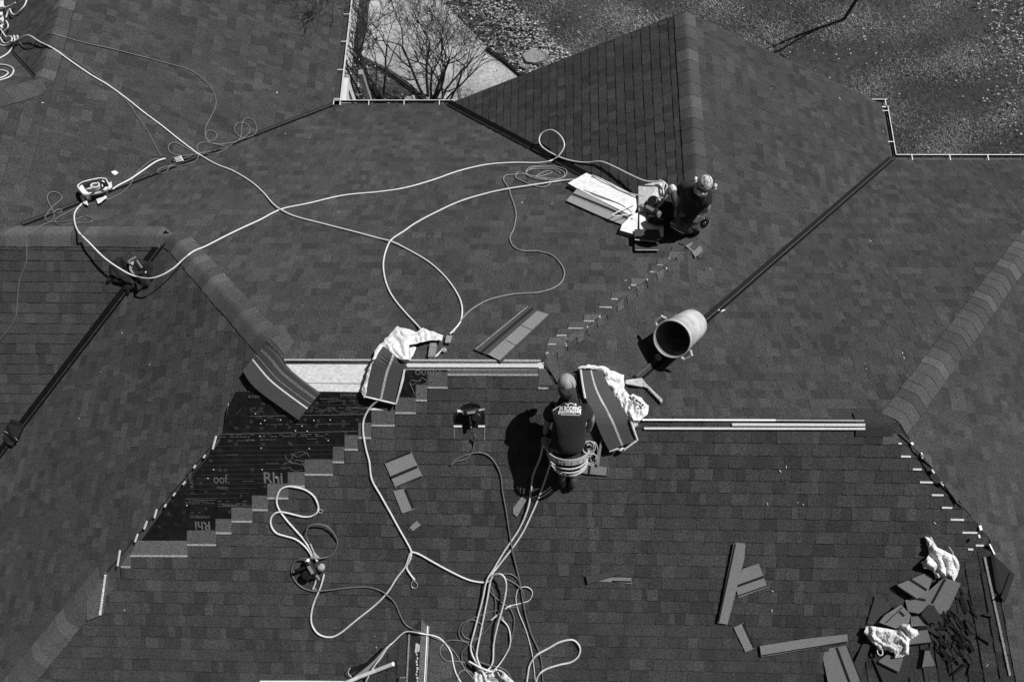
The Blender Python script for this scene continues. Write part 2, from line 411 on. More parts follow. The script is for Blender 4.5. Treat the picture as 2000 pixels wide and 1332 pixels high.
mb.ext([onp('F1', *p, .004) for p in ((590, 747.5), (715, 749), (715, 749.8), (590, 748.2))], nF, .001, 1)
mb.build('roof_sheathing', [M['osb'], M['edge']], house)
SEAL = [M['seal'], mat('sealant_tape_bright', .78, .5, 60, .18), mat('sheathing_edge', .16, .8, 30, .4)]; M['tapew'] = SEAL[1]
# white metal edge strips and the exposed tape of the top course along both open ridges
def qs(k, px, w, lift=.012, mi=0, th=.004):
    """strip of px-width w between two points on plane k"""
    (x0, y0), (x1, y1) = px; dx, dy = x1 - x0, y1 - y0; L = math.hypot(dx, dy); nx, ny = -dy / L * w / 2, dx / L * w / 2
    V, F = extrude([onp(k, *p, lift) for p in ((x0 - nx, y0 - ny), (x1 - nx, y1 - ny), (x1 + nx, y1 + ny), (x0 + nx, y0 + ny))], nrm(k), th); mk('sealant_strip', V, F, SEAL[mi], house)
for a, b, y, w, mi in ((555, 1056, 702.5, 3.2, 0), (560, 1052, 706.5, 3, 2), (795, 1056, 713.5, 7, 1)): qs('F1' if y > 705 else 'B', ((a, y), (b, y + (1.5 if a < 700 else .5))), w, .026 if mi == 1 else .02, mi)
for a, b, y, w, mi in ((1254, 1515, 819.5, 3.2, 1), (1515, 1688, 820.5, 2.2, 0), (1430, 1690, 829, 5, 1), (1258, 1690, 836.5, 4, 1)): qs('E' if y < 823 else 'F1', ((a, y), (b, y + .8)), w, .03, mi)
# step strips and pale headlap panels of the stair-stepped courses
for i, (x0, x1, y) in enumerate(STEPS): qs('F1', ((x0, y), (x1, y + .4)), 3.6, .017, 0)
for x0, x1, y in ((1755, 1761, 866), (1760, 1779, 891.3), (1783, 1800, 916.3), (1797, 1823, 941.6), (1820, 1843, 966.6), (1840, 1860, 991.3), (1857, 1883, 1014.7), (1880, 1909, 1040), (1906, 1922, 1065), (1891, 1901, 1072.5)): qs('F1', ((x0, y), (x1, y + .4)), 3.4, .017, 1)
for a, b, w in (((1780, 864), (1784, 868), 4), ((1799, 884), (1803, 895), 4), ((1820, 917), (1825, 924), 4), ((1838, 941), (1844, 947), 4), ((1914, 1026), (1917, 1035), 5), ((1912, 1044), (1914, 1050), 3)): qs('F', (a, b), w, .018, 1)
for a, b in (((447, 788), (440, 831)), ((422, 851), (415, 877)), ((234, 1074), (229, 1105)), ((269, 1042), (263, 1058)), ((287, 1017), (281, 1033)), ((306, 994), (301, 1011)), ((401, 888), (397, 894)), ((382, 908), (378, 914)), ((362, 940), (357, 946)), ((342, 962), (338, 968)), ((324, 984), (321, 990))): qs('G', (a, b), 3.0, .017, 1)
for (a, b, w) in (((1066, 689), (1072, 689), 4), ((1070, 672), (1086, 672), 3), ((1087, 655), (1107, 655), 3), ((1109, 641), (1139, 641), 3), ((1140, 627), (1161, 627), 3), ((1194, 584), (1207, 584), 3), ((1170, 599), (1195, 600), 4), ((1232, 557), (1243, 557), 3), ((1270, 531), (1281, 531), 3), ((1283, 518), (1295, 518), 3), ((1305, 505), (1310, 505), 3), ((1311, 493), (1319, 493), 3)): qs('B', (a, b), w * .8, .017, 0)
for (a, b, w) in (((1104, 670), (1107, 676), 3.5), ((1147, 637), (1150, 643), 3.5), ((1264, 545), (1266, 551), 3.5), ((1284, 532), (1285, 540), 3.5), ((1247, 561), (1248, 566), 3.5), ((1171, 617), (1173, 622), 3.5), ((1301, 522), (1303, 526), 3.5)): qs('D', (a, b), w * .8, .017, 0)
qs('F1', ((1051, 758), (1071, 758.5)), 3.6, .017, 0)
PT = .105
def pan(P, n, th, mi, t): V, F = extrude(P, n, th); mk('course_end_or_shading', V, F, M['cap'], house, tone=[t] * len(F))
for i, (x0, x1, y) in enumerate(STEPS):
    yt = STEPS[i - 1][2] if i else 716
    top = y - (y - yt) * (1.22 if i else .6)
    if i == 15: top = 1056
    if x0 == 236: top = y - 26
    pan([onp('F1', x0, y - 1.8, .013), onp('F1', x1, y - 1.8, .013), onp('F1', x1, top, .013), onp('F1', x0 + (14 if i > 14 else 0), top, .013)], nF, .004, 0, PT * random.Random(i).uniform(.8, 1.1))
# thin-cut first pieces along the hip and a patch at the cap ends
for k, pts, t in (('D', ((1065, 708), (1082, 693), (1100, 752), (1089, 748)), .07), ('B', ((1068, 700), (1104, 672), (1108, 658), (1108, 646), (1087, 657), (1070, 674), (1063, 690)), .085), ('B', ((1110, 668), (1146, 640), (1140, 630), (1110, 643)), .09),
                  ('F', ((1800, 886), (1818, 889), (1822, 915), (1805, 898)), .08), ('F', ((1846, 946), (1850, 938), (1868, 960), (1872, 985)), .06), ('F1', ((1690, 852), (1722, 854), (1722, 868), (1690, 866)), .04), ('F1', ((1724, 850), (1754, 850), (1754, 866), (1724, 868)), .10),
                  ('B', ((500, 640), (553, 634), (575, 668), (556, 694), (535, 668)), .075), ('G', ((497, 640), (500, 676), (520, 662)), .05)):
    pan([onp(k, *p, .016) for p in pts], nrm(k), .005, 0, t)
pan([onp('F1', *p, .013) for p in ((1052, 720), (1066, 720), (1084, 757), (1052, 756))], nF, .004, 0, .1)
for i, (x0, x1, y) in enumerate(((1066, 1072, 689), (1070, 1086, 672), (1087, 1107, 655), (1109, 1139, 641), (1140, 1161, 627), (1170, 1195, 600), (1194, 1207, 584), (1232, 1243, 557), (1270, 1281, 531), (1283, 1295, 518), (1305, 1310, 505), (1311, 1319, 493))):
    hx = lambda yy: 1063 + (705 - yy) / .784 - 2
    pan([onp('B', *p, .019) for p in ((x0, y - 1.5), (min(x1 + 6, hx(y)), y - 1.5), (hx(y - 13), y - 13), (x0 + 2, y - 13))], nrm('B'), .006, 0, (.075, .1, .062)[i % 3])
for i in range(13):
    xx = 1088 + i * 19.5; yy = 705 - (xx - 1063) * .784
    pan([onp('D', *p, .019) for p in ((xx, yy + 1), (xx + 13, yy - 9), (xx + 14, yy + 8), (xx + 2, yy + 15))], nrm('D'), .006, 0, (.07, .045, .085, .06)[i % 4])
pan([onp('WR', *p, .019) for p in ((823, 1210), (834, 1222), (828, 1336), (817, 1336))], nrm('WR'), .005, 0, .10)  # paler strip: sunlight on the east side of the wing ridge, painted in
pan([onp('WL', *p, .012) for p in ((821, 1212), (801, 1240), (797, 1336), (814, 1336))], nrm('WL'), .005, 0, .035)  # dark strip: shade on the west side of the wing ridge, painted in
# --- black synthetic underlayment with its print
us = MB()
UA = ((607, 764), (715, 766), (725, 790), (727, 832), (700, 856), (672, 880), (650, 903), (596, 928), (562, 951), (523, 973), (493, 997), (453, 1019), (423, 1042), (366, 1064), (366, 1056), (276, 1055), (430, 862), (448, 790), (460, 765))
PTS = [onp('F1', *p, .004) for p in UA]
def plump(px, k, step, hfun, lift0, th=.002):
    """filled polygon as a fine grid so that it can be wrinkled; px outline, height function (x, y px)"""
    xs = [p[0] for p in px]; ys = [p[1] for p in px]; vs2 = [Vector(p).to_2d() if False else Vector((p[0], p[1])) for p in px]; m = len(vs2)
    def inside(x, y):
        c = False
        for i in range(m):
            a, b = vs2[i - 1], vs2[i]
            if (a.y > y) != (b.y > y) and x < (b.x - a.x) * (y - a.y) / (b.y - a.y) + a.x: c = not c
        return c
    # resample the outline
    ring = []
    for i in range(m):
        a, b = vs2[i - 1], vs2[i]; n = max(1, int((b - a).length / step))
        for j in range(n): ring.append(a.lerp(b, j / n))
    grid = []
    y = min(ys)
    while y < max(ys):
        x = min(xs) + (step / 2 if int((y - min(ys)) / step) % 2 else 0)
        while x < max(xs):
            if inside(x, y): 
                if min((Vector((x, y)) - r).length for r in ring) > step * .5: grid.append(Vector((x, y)))
            x += step
        y += step * .87
    nr = len(ring); out = delaunay_2d_cdt(ring + grid, [(i, (i + 1) % nr) for i in range(nr)], [list(range(nr))], 1, 1e-4)
    v2, f2 = out[0], out[2]
    def edge(v): return min((v - r).length for r in ring)
    return v2, f2, edge
v2, f2, edge = plump(UA, 'F1', 7, None, .004)
V = [onp('F1', v.x, v.y, .005 + .012 * max(0, mnoise.noise(Vector((v.x * .05, v.y * .09, 1)))) * min(1, edge(v) / 8)) for v in v2]
un = mk('underlayment', V, f2, M['under'], house, smooth=True)
wr = ((483, 766), (606, 766), (625, 771), (700, 773), (714, 800), (716, 826), (640, 827), (560, 828), (500, 832), (487, 826), (484, 800))
v2, f2, edge = plump(wr, 'F1', 6, None, .006)
V = [onp('F1', v.x, v.y, .009 + .032 * max(0, mnoise.noise(Vector((v.x * .06, v.y * .11, 4)))) * min(1, edge(v) / 6)) for v in v2]
mk('underlayment_flap', V, f2, M['under'], house, smooth=True)
v2, f2, edge = plump(((276, 1055), (366, 1056), (362, 985), (352, 950), (366, 940), (405, 890), (440, 850), (395, 900), (330, 980)), 'F1', 6, None, .006)
V = [onp('F1', v.x, v.y, .009 + .05 * max(0, mnoise.noise(Vector((v.x * .06, v.y * .11, 9)))) * min(1, edge(v) / 6)) for v in v2]
mk('underlayment_flap', V, f2, M['under'], house, smooth=True)
# print: lines, cap nails, lettering
pr = MB()
def pline(a, b, w=1.0, mi=0, k='F1', lift=.013):
    (x0, y0), (x1, y1) = a, b; L = math.hypot(x1 - x0, y1 - y0); nx, ny = -(y1 - y0) / L * w / 2, (x1 - x0) / L * w / 2
    pr.ext([onp(k, *p, lift) for p in ((x0 - nx, y0 - ny), (x1 - nx, y1 - ny), (x1 + nx, y1 + ny), (x0 + nx, y0 + ny))], nrm(k), .001, mi)
for i in range(12):
    y = 871 + i * 9.4; xl = 422 - (y - 871) * .62 if y < 950 else 366; xr = 668 - (y - 880) * 2.05
    if y > 905: xr = 590 - (y - 905) * 1.7
    if xr > xl + 20: pline((max(xl, 366 + 0), y), (xr, y - 2.5), .55, 1)
for y in (785, 792, 804): pline((610, y), (715, y - 1), .5, 1)
pline((487, 813), (716, 809), .9, 0, lift=.03); pline((428, 848), (697, 842), 1.0, 0); pline((361, 974), (424, 973), .9); pline((425, 989), (492, 987), .8)
rr = random.Random(3)
def words(x0, x1, y, h=1.2, dens=.75, slope=-.01):
    x = x0
    while x < x1:
        L = rr.uniform(2, 9)
        if rr.random() < dens: pline((x, y + (x - x0) * slope), (min(x + L, x1), y + (min(x + L, x1) - x0) * slope), h, 0, lift=.03 if y < 812 else .013)
        x += L + rr.uniform(.8, 2)
for y in (797, 800.5, 804, 807.5): words(488, 515, y, .7); words(600, 712, y, .9, .5)
for y in (850, 853.5): words(430, 640, y, 1.1, .6)
for y, a, b in ((861, 440, 500), (888, 430, 470), (934, 372, 412), (940, 430, 500), (965, 370, 440), (905, 520, 560), (779, 625, 660), (783, 640, 700), (1001, 372, 392), (1012, 372, 405), (816, 492, 560), (829, 520, 690)): words(a, b, y, .8, .6)
words(480, 540, 859, 1.2, .8); words(600, 650, 857, .9, .5)
for y in (977, 980, 983.5): words(362, 420, y, .8, .85)
for y in (979, 984, 987): words(426, 482, y, 1.1, .8)
def ringpx(x, y, r, k='F1', w=.55, lift=.016):
    c = onp(k, x, y, lift); n = nrm(k); U = UF; Vd = n.cross(U); s = r / 165.0; ww = w / 165.0; V = []; m = 12
    for j in range(m):
        a = 2 * math.pi * j / m; d = U * math.cos(a) + Vd * math.sin(a); V += [c + d * s, c + d * (s - ww)]
    pr.add(V, [[2 * j, 2 * j + 1, (2 * j + 3) % (2 * m), (2 * j + 2) % (2 * m)] for j in range(m)], 0)
for x, y in ((543,819),(569,822),(596,819.5),(622,822),(491,823),(671,823),(698,820),(461,836.5),(484,834),(511,836),(538,832),(565,834),(618,832),(644,829),(670,831.5),(514,789),(619,788),(672,788),(461,867),(514,867),(566,865.5),(619,864),(412,900),(441,918),(493,917),(569,868),(447,861),(392,943),(402,960),(376,962),(402,993),(471,968),(449,999),(518,950),(610,796),(675,845),(430,918)): ringpx(x, y, 2.6, lift=.03 if y < 826 else .016)
for x, y in ((517,821),(548,820),(577,820),(613,821),(645,820),(499,808),(577,841),(600,842),(510,875),(604,876),(641,860),(508,852),(512,917),(406,934),(417,917),(365,987),(540,933),(509,827),(590,832)): pr.ext([onp('F1', x + dx, y + dy, .03) for dx, dy in ((-.9, -.9), (.9, -.9), (.9, .9), (-.9, .9))], nF, .002, 2)
pr.build('printed_marks', [M['print'], mat('print_faint', .05, .7), mat('nail_head', .8, .3)], house)
def lettering(txt, px, py, h_px, k, m, parent, rot=0.0, lift=.014, sx=1.0, name='lettering', align='LEFT', up_v=None, U=None, at=None, bold=0.0, depth=.0005, scale=165.0):
    cu = bpy.data.curves.new('t', 'FONT'); cu.body = txt; cu.size = 1.0; cu.extrude = 0; cu.offset = bold; cu.align_x = align
    ob = bpy.data.objects.new('t', cu); link(ob); bpy.context.view_layer.update()
    me = bpy.data.meshes.new_from_object(ob.evaluated_get(bpy.context.evaluated_depsgraph_get())); bpy.data.objects.remove(ob)
    Uv = U or UF; n = (nrm(k) if k else Uv.cross(up_v)).normalized(); Vd = n.cross(Uv)
    c, s_ = math.cos(R(rot)), math.sin(R(rot)); A = Uv * c + Vd * s_; B_ = Vd * c - Uv * s_
    O = at or onp(k, px, py, lift); q = h_px / scale / .7
    V = [O + A * (v.co.x * q * sx) + B_ * (v.co.y * q) for v in me.vertices]; F = [list(p.vertices) for p in me.polygons]
    bpy.data.meshes.remove(me)
    if (B_.cross(A)).dot(n) > 0: F = [f[::-1] for f in F]
    return mk(name, V, F, m, parent)
lt = M['print']
lettering('Rhi', 514, 943, 21, 'F1', lt, house, bold=.02, sx=.95)
lettering('oof.', 417, 943, 17, 'F1', lt, house, sx=.8)
lettering('YMENT', 423, 955, 5, 'F1', lt, house, sx=.95)
lettering('SYNTHETIC', 665, 774.5, 5.5, 'F1', lt, house, sx=1.0)
lettering('SYNTHETIC', 410, 1006.5, 5.5, 'F1', lt, house, rot=180, sx=.95)
lettering('Rhi', 411, 1019, 17, 'F1', lt, house, rot=180, bold=.02, sx=.95)
lettering('PLAYMA', 379, 953, 7, 'F1', lt, house, rot=95, sx=.8)
lettering('010 EVM', 485, 777, 5, 'F1', lt, house, sx=.9, lift=.032)
lettering('TECHNOLOGY', 676, 798.5, 4.5, 'F1', lt, house, sx=.95, lift=.03)
lettering('Rhino', 862, 723, 14, 'F1', lt, house, rot=180, lift=.014)
# outline of the charging-animal emblem
em = MB()
for crv in (((595,912),(588,900),(578,898),(573,905),(566,900),(572,892),(568,886),(574,888),(580,893),(588,890),(594,886),(600,884)), ((552,910),(560,903),(570,903),(580,905),(588,908),(596,905),(602,898)), ((566,900),(576,884),(590,882),(600,885),(604,892),(600,886)), ((548,913),(556,914),(566,912),(570,918),(580,920),(590,917)), ((556,889),(560,897),(570,904)), ((590,899),(596,902),(592,908))):
    em.tube([onp('F1', x, y, .014) for x, y in crv], .0028, 5)
em.build('printed_emblem', lt, house)
em = MB(); 
for crv in (((812,748),(806,752),(800,748),(804,742),(812,744),(822,744)), ((800,749),(806,760),(810,772)), ((818,744),(824,738),(832,742),(834,748),(826,750))): em.tube([onp('F1', x, y, .014) for x, y in crv], .004, 5)
em.build('printed_emblem', lt, house)
# dark square of tar paper right of the ridge bundle, black opening with a white edge
ub = MB(); ub.ext([onp('F1', *p, .008) for p in ((792, 722), (874, 722), (874, 731), (834, 731), (834, 757), (812, 757), (812, 776), (780, 776), (776, 790), (790, 740))], nF, .004, 0)
ub.ext([onp('F1', *p, .008) for p in ((717, 783), (758, 783), (757, 796), (716, 796))], nF, .004, 0)
ub.ext([onp('F1', *p, .010) for p in ((718, 797), (757, 797.5), (757, 801), (718, 800.5))], nF, .006, 1)
ub.build('underlayment', [M['under'], M['tapew']], house)
# --- gutters
def gutter(a, b, out):
    a, b, out = Vector(a), Vector(b), Vector(out); t = (b - a).normalized(); mb = MB(); w = .12; d = .07
    def bar(o0, o1, z0, z1, mi): 
        P = [a + out * o0, b + out * o0, b + out * o1, a + out * o1]; mb.ext([p + Vector((0, 0, z1)) for p in (P if (P[1] - P[0]).cross(P[2] - P[1]).z > 0 else P[::-1])], Vector((0, 0, 1)), z1 - z0, mi)
    bar(w - .010, w, -d, -.005, 0); bar(w - .0140, w - .0105, -d + .009, -.012, 1); bar(-.01, w - .0225, -d, -d + .008, 1); bar(-.03, -.012, -d - .08, -.03, 0); bar(-.0115, 0, -d + .009, -.035, 1)
    L = (b - a).length; i = .25
    while i < L:
        c = a + t * i; mb.box(c + out * (w / 2) + Vector((0, 0, -.010)), .012, w, .006, t, out if t.cross(out).z > 0 else -out); i += .62
    return mb.build('gutter', [M['gut'], M['gutin']], house)
gutter((2 * W_ - YE + .1, YE + .0, ZE), (XI - .05, YE, ZE), (0, 1, 0))
gutter((XI, YE - .1, ZE), (XI, 15, ZE), (1, 0, 0))
gutter((YE, YE - 2 * RR + .12, ZE), (YE, YE - .01, ZE), (1, 0, 0))
gutter((YE + .12, YE - 2 * RR, ZE), (XF, YE - 2 * RR, ZE), (0, 1, 0))
gutter((YE - .16, YE, ZE), (YE + .125, YE, ZE), (0, 1, 0))
dp = MB()
for q in range(1): dp.box((-3.24, YE + .75, (ZE + GZ) / 2), .075, .1, abs(GZ - ZE) - .1)
dp.build('downspout', mat('downspout_grey', .28, .5), house)
dd = MB(); dd.box((XI + .05, YE + .45, (ZE + GZ) / 2 - .15), .16, .75, abs(GZ - ZE) - .3); dd.build('corner_post', M['siding'], house)
# --- walls
wl = MB()
def wall(x0, x1, y0, y1, z1=ZE - .02): wl.ext([(x0, y0, z1), (x1, y0, z1), (x1, y1, z1), (x0, y1, z1)], Vector((0, 0, 1)), z1 - GZ)
wall(-13, XI - .55, 2 * HH - YE + .5, 15); wall(XI - .54, YE - .5, -YE + .5, YE - .55); wall(YE - .49, XF - .5, -YE + .5, YE - 2 * RR - .55); wall(-AA - YE + .5, XI - .56, -YE + .5, 2 * HH - YE + .49)
wl.build('wall', M['siding'], house)
gb = MB(); gb.ext([(2 * W_ - YE + .4, YE - .3, ZE), (YE - .4, YE - .3, ZE), (W_, YE - .3, ZE + S * (YE - W_) - .35)], Vector((0, -1, 0)), -.1); gb.build('gable_wall', M['siding'], house)
rk = MB()
for sx in (-1, 1):
    a = Vector((W_, YE + .005, -S * W_)); b = Vector((W_ + sx * (YE - W_), YE + .005, ZE)); rk.ext([a, b, b - Vector((0, 0, .18)), a - Vector((0, 0, .18))], Vector((0, 1, 0)), -.02)
rk.build('rake_board', mat('rake_dark', .03, .6), house)
# front wings: ends of the ridge strips
def band(k, a, b, wpx, lift, mi):
    fw = MB(); fw_add(fw, k, a, b, wpx, lift, mi); fw.build('ridge_tape', [M['tapew'], M['seal']], house)
def fw_add(mbx, k, a, b, wpx, lift, mi, th=.004, t=1.0):
    (x0, y0), (x1, y1) = a, b; L = math.hypot(x1 - x0, y1 - y0); nx, ny = -(y1 - y0) / L * wpx / 2, (x1 - x0) / L * wpx / 2
    mbx.ext([onp(k, *p, lift) for p in ((x0 - nx, y0 - ny), (x1 - nx, y1 - ny), (x1 + nx, y1 + ny), (x0 + nx, y0 + ny))], nrm(k), th, mi, t)
band('WL', (799, 1238), (794, 1333), 2.6, .02, 1); band('WR', (835, 1222), (829, 1333), 1.6, .02, 0); band('WR', (837.5, 1222), (832, 1333), 1.6, .02, 1)
band('WL', (814, 1256), (812, 1274), 4, .02, 0); band('WL', (818, 1258), (817, 1272), 2.5, .02, 0)
fw = MB()
for i in range(9):
    y = 1276 + i * 6.5; fw_add(fw, 'WL', (813 + rnd.uniform(-1, 1.5), y), (814.5 + rnd.uniform(-1, 1.5), y + rnd.uniform(3, 6)), rnd.uniform(1.2, 3.4), .02, 0)
fw.build('ridge_tape', [M['tapew']], house)
band('K', (1923, 1087), (1973, 1319), 4.4, .02, 1)
band('F', (1933, 1062), (1943, 1082), 2.5, .02, 0)
# flap of loose underlayment on the right wing, and the pale strip of the bent cap at lower left
fl = MB(); 
fl.ext([sp(x, y, .03) for x, y in ((1935, 1084), (1941, 1083), (1982, 1122), (1960, 1172), (1946, 1152))], nrm('F'), .006, 0)
fl.ext([sp(x, y, .045) for x, y in ((1973, 1118), (1982, 1123), (1963, 1176), (1955, 1166))], nrm('F'), .006, 1)
fl.build('loose_underlayment', [M['scrapk'], M['edge']], house)
bc = MB(); bc.ext([sp(x, y, .035) for x, y in ((205, 1115), (211, 1124), (200, 1200), (170, 1212), (168, 1175), (196, 1140))], nrm('G'), .008, 0, .1)
bc.ext([sp(x, y, .04) for x, y in ((204, 1122), (207, 1122), (197, 1201), (193, 1201))], nrm('G'), .004, 0, .6)
bc.build('bent_cap_shingle', M['cap'], house, tone=True)
# ------------------------------------------------------------------ ground
gm = mat('lawn_soil', .052, .95, 9, .5, .6, 25, big=.6, bigs=.55, drough=1.0, dist=.03)
g = MB(); N = 44; V = []; F = []
gx = [-60 + 120 * i / N for i in range(N + 1)]
for j in range(N + 1):
    for i in range(N + 1): V.append((gx[i], gx[j], GZ))
for j in range(N):
    for i in range(N): F.append([j * (N + 1) + i, j * (N + 1) + i + 1, (j + 1) * (N + 1) + i + 1, (j + 1) * (N + 1) + i])
tag(mk('ground', V, F, gm), kind='structure')
pm = mat('patio_concrete', .31, .9, 22, .3, .25, big=.4, grit=.25)
pat = [(735, -60), (722, 0), (716, 60), (703, 120), (760, 143), (800, 172), (838, 204), (900, 240), (1000, 230), (1030, 158), (962, 103), (930, 70), (885, 25), (850, -10), (830, -60)]
V, F = extrude([hitz(*p, GZ + .03) for p in pat], Vector((0, 0, 1)), .06); tag(mk('patio', V, F, pm), kind='structure')
kb = MB(); kerb_px = [(700, 110), (760, 139), (800, 168), (840, 203), (870, 230)]
kb.tube([hitz(*p, GZ + .06) for p in kerb_px], .045, 4); tag(kb.build('garden_edging', mat('edging_timber', .03, .8, 20, .3)), 'dark timber edging strip running diagonally between patio and rock bed', 'edging')
kb = MB(); kb.tube([hitz(*p, GZ + .05) for p in ((950, 95), (985, 120), (1024, 153), (1060, 185))], .05, 4); tag(kb.build('garden_edging', M['flash']), 'timber edging strip between patio corner and the leaf covered bed', 'edging')
kb = MB(); kb.ext([hitz(*p, GZ + .034) for p in ((889, 150), (895, 150), (904, 204), (897, 204))], Vector((0, 0, 1)), .02); tag(kb.build('walkway_joint', mat('brick_joint', .11, .9, 30, .4)), 'narrow dark brick joint strip across pale patio near roof corner', 'brick strip')
# grass blades and fallen leaves
def inpoly(x, y, P):
    c = False
    for i in range(len(P)):
        a, b = P[i - 1], P[i]
        if (a[1] > y) != (b[1] > y) and x < (b[0] - a[0]) * (y - a[1]) / (b[1] - a[1]) + a[0]: c = not c
    return c
rr = random.Random(11); V = []; F = []; T = []
def seen(px, py): return hit(px, py)[0].z < GZ + .01
bed = [(835, -30), (960, -30), (1030, 30), (1075, 75), (1140, 130), (1060, 190), (1020, 150), (960, 100), (925, 60), (880, 20)]
bed2 = [(700, 112), (760, 142), (838, 204), (640, 230), (680, 150)]
bed3 = [(1890, -30), (2050, -30), (2050, 240), (1985, 150), (1950, 90)]
cnt = 0
for i in range(150000):
    px, py = rr.uniform(660, 2030), rr.uniform(-40, 330)
    if cnt > 62000: break
    if inpoly(px, py, pat) or inpoly(px, py, bed): continue
    if not seen(px, py): continue
    den = mnoise.noise(Vector((px * .009, py * .013, 3)))
    if rr.random() > .62 + den * 1.3: continue
    cnt += 1; p = hitz(px, py, GZ); a = rr.uniform(0, 6.28); h = rr.uniform(.02, .05); w = rr.uniform(.004, .009); ln = rr.uniform(.02, .07)
    d = Vector((math.cos(a), math.sin(a), 0)); q = Vector((-d.y, d.x, 0)) * w; b0 = len(V)
    V += [p - q, p + q, p + d * ln + Vector((0, 0, h))]; F.append([b0, b0 + 1, b0 + 2]); T.append((.09 + .24 * rr.random() ** 2) * max(.35, 1 + den * 1.5))
tag(mk('grass', V, F, mat('grass_blade', 1.0, .8, attr='tone'), tone=T), kind='stuff')
def leaves(name, areas, seed, tone=(.2, .55), size=(.02, .045)):
    rr = random.Random(seed); V = []; F = []; T = []
    for P, n in areas:
        xs = [p[0] for p in P]; ys = [p[1] for p in P]
        for i in range(n):
            px, py = rr.uniform(min(xs), max(xs)), rr.uniform(min(ys), max(ys))
            if not inpoly(px, py, P) or not seen(px, py): continue
            p = hitz(px, py, GZ + rr.uniform(.04, .09)); a = rr.uniform(0, 6.28); s = rr.uniform(*size); b0 = len(V); m = 7
            t1, t2 = rr.uniform(-.5, .5), rr.uniform(-.5, .5)
            for j in range(m):
                th = a + 6.283 * j / m; r = s * (1 if j % 2 else rr.uniform(.4, .75)); x, y = math.cos(th) * r, math.sin(th) * r * .75
                V.append(p + Vector((x, y, x * t1 + y * t2)))
            F.append(list(range(b0, b0 + m))); T.append(rr.uniform(*tone))
    return tag(mk(name, V, F, mat(name + '_dry', 1.0, .7, attr='tone'), tone=T), kind='stuff')
lawn = [(1330, 20), (1500, -20), (2030, -20), (2030, 320), (1750, 312), (1700, 200)]
leaves('fallen_leaves', [(lawn, 150), ([(1560, 40), (1700, 20), (1760, 120), (1640, 120)], 45), ([(1880, 80), (2020, 60), (2020, 280), (1930, 230)], 110), (bed3, 750), ([(1000, 0), (1340, 0), (1250, 80), (1100, 120)], 60)], 4, (.2, .5), (.014, .034))
leaves('leaf_litter', [(bed, 5200), (bed2, 260), ([(730, 10), (900, 40), (1000, 150), (850, 200), (710, 110)], 90), ([(935, 10), (1040, 30), (1140, 130), (1060, 120)], 1300)], 5, (.03, .5), (.015, .04))
# rocks
rockm = mat('pale_rock', .5, .9, 18, .3, .6, 14)
for i, (x, y, r, l) in enumerate([(716,132,5,'small pale rock beside the downspout, furthest from the house'),(706,141,5,'pale rock in rock bed just below the topmost small one'),(703,156,6,'pale rock nearest the downspout in the rock bed'),(712,152,5,'pale rock wedged between two others in rock bed'),(715,176,9,'round pale boulder, biggest in the bed beside the downspout'),(700,170,7,'flat pale rock left of the round boulder'),(722,163,5,'small pale rock above and right of the round boulder'),(801,194,13,'large pale rock under the bare shrub beside the gutter'),(722,121,7,'pale rock at the patio edge at top of the rock bed'),(699,184,7,'greyish rock below and left of the round boulder'),(696,128,4,'tiny pale rock against the house wall')]):
    c = hitz(x, y, GZ + .03); q = r / 110.0; mb = MB(); mb.ell(c, q, q * .8, q * .6, bump=.5, seed=i * 3.1, nu=14, nv=10)
    tag(mb.build('rock', rockm, smooth=False), l, 'rock', 'rocks in the bed by the downspout')
mb = MB(); mb.ext([hitz(x, y, GZ + .14) for x, y in ((1020, 108), (1030, 99), (1055, 98), (1066, 108), (1062, 118), (1045, 123), (1028, 120))][::-1], Vector((0, 0, 1)), .14)
tag(mb.build('stepping_stone', mat('flat_stone', .22, .9, 12, .3, .4)), 'large flat grey stone in the leaf covered bed', 'stone')
mb = MB(); mb.ext([hitz(x, y, GZ + .08) for x, y in ((1012, 122), (1028, 121), (1038, 128), (1028, 136), (1016, 130))][::-1], Vector((0, 0, 1)), .1)
tag(mb.build('stepping_stone', mat('flat_stone_b', .16, .9, 12, .3, .4)), 'small dark stone below the large flat one in the leaf bed', 'stone')
# bare shrubs and trees
def branch(mb, p, d, L, r, depth, rr, spread, twig, up=.15):
    pts = [p]; rad = [r]; n = 5
    for i in range(n):
        d = (d + Vector((rr.uniform(-1, 1), rr.uniform(-1, 1), rr.uniform(-.6, .8))) * .22 + Vector((0, 0, up * .3))).normalized(); p = p + d * (L / n); pts.append(p); rad.append(max(twig, r * (1 - .5 * (i + 1) / n)))
    mb.tube(pts, rad, 6 if r > .015 else 4, cap=False)
    if depth <= 0: return
    k = rr.choice((2, 3, 3)) if depth > 1 else rr.choice((3, 4))
    for j in range(k):
        i = rr.choice((2, 3, 4, 5)) if j else 5
        nd = (d + Vector((rr.uniform(-1, 1), rr.uniform(-1, 1), rr.uniform(-.2, .7))) * spread).normalized()
        branch(mb, pts[i], nd, L * rr.uniform(.6, .85), rad[i] * .72, depth - 1, rr, spread, twig, up)
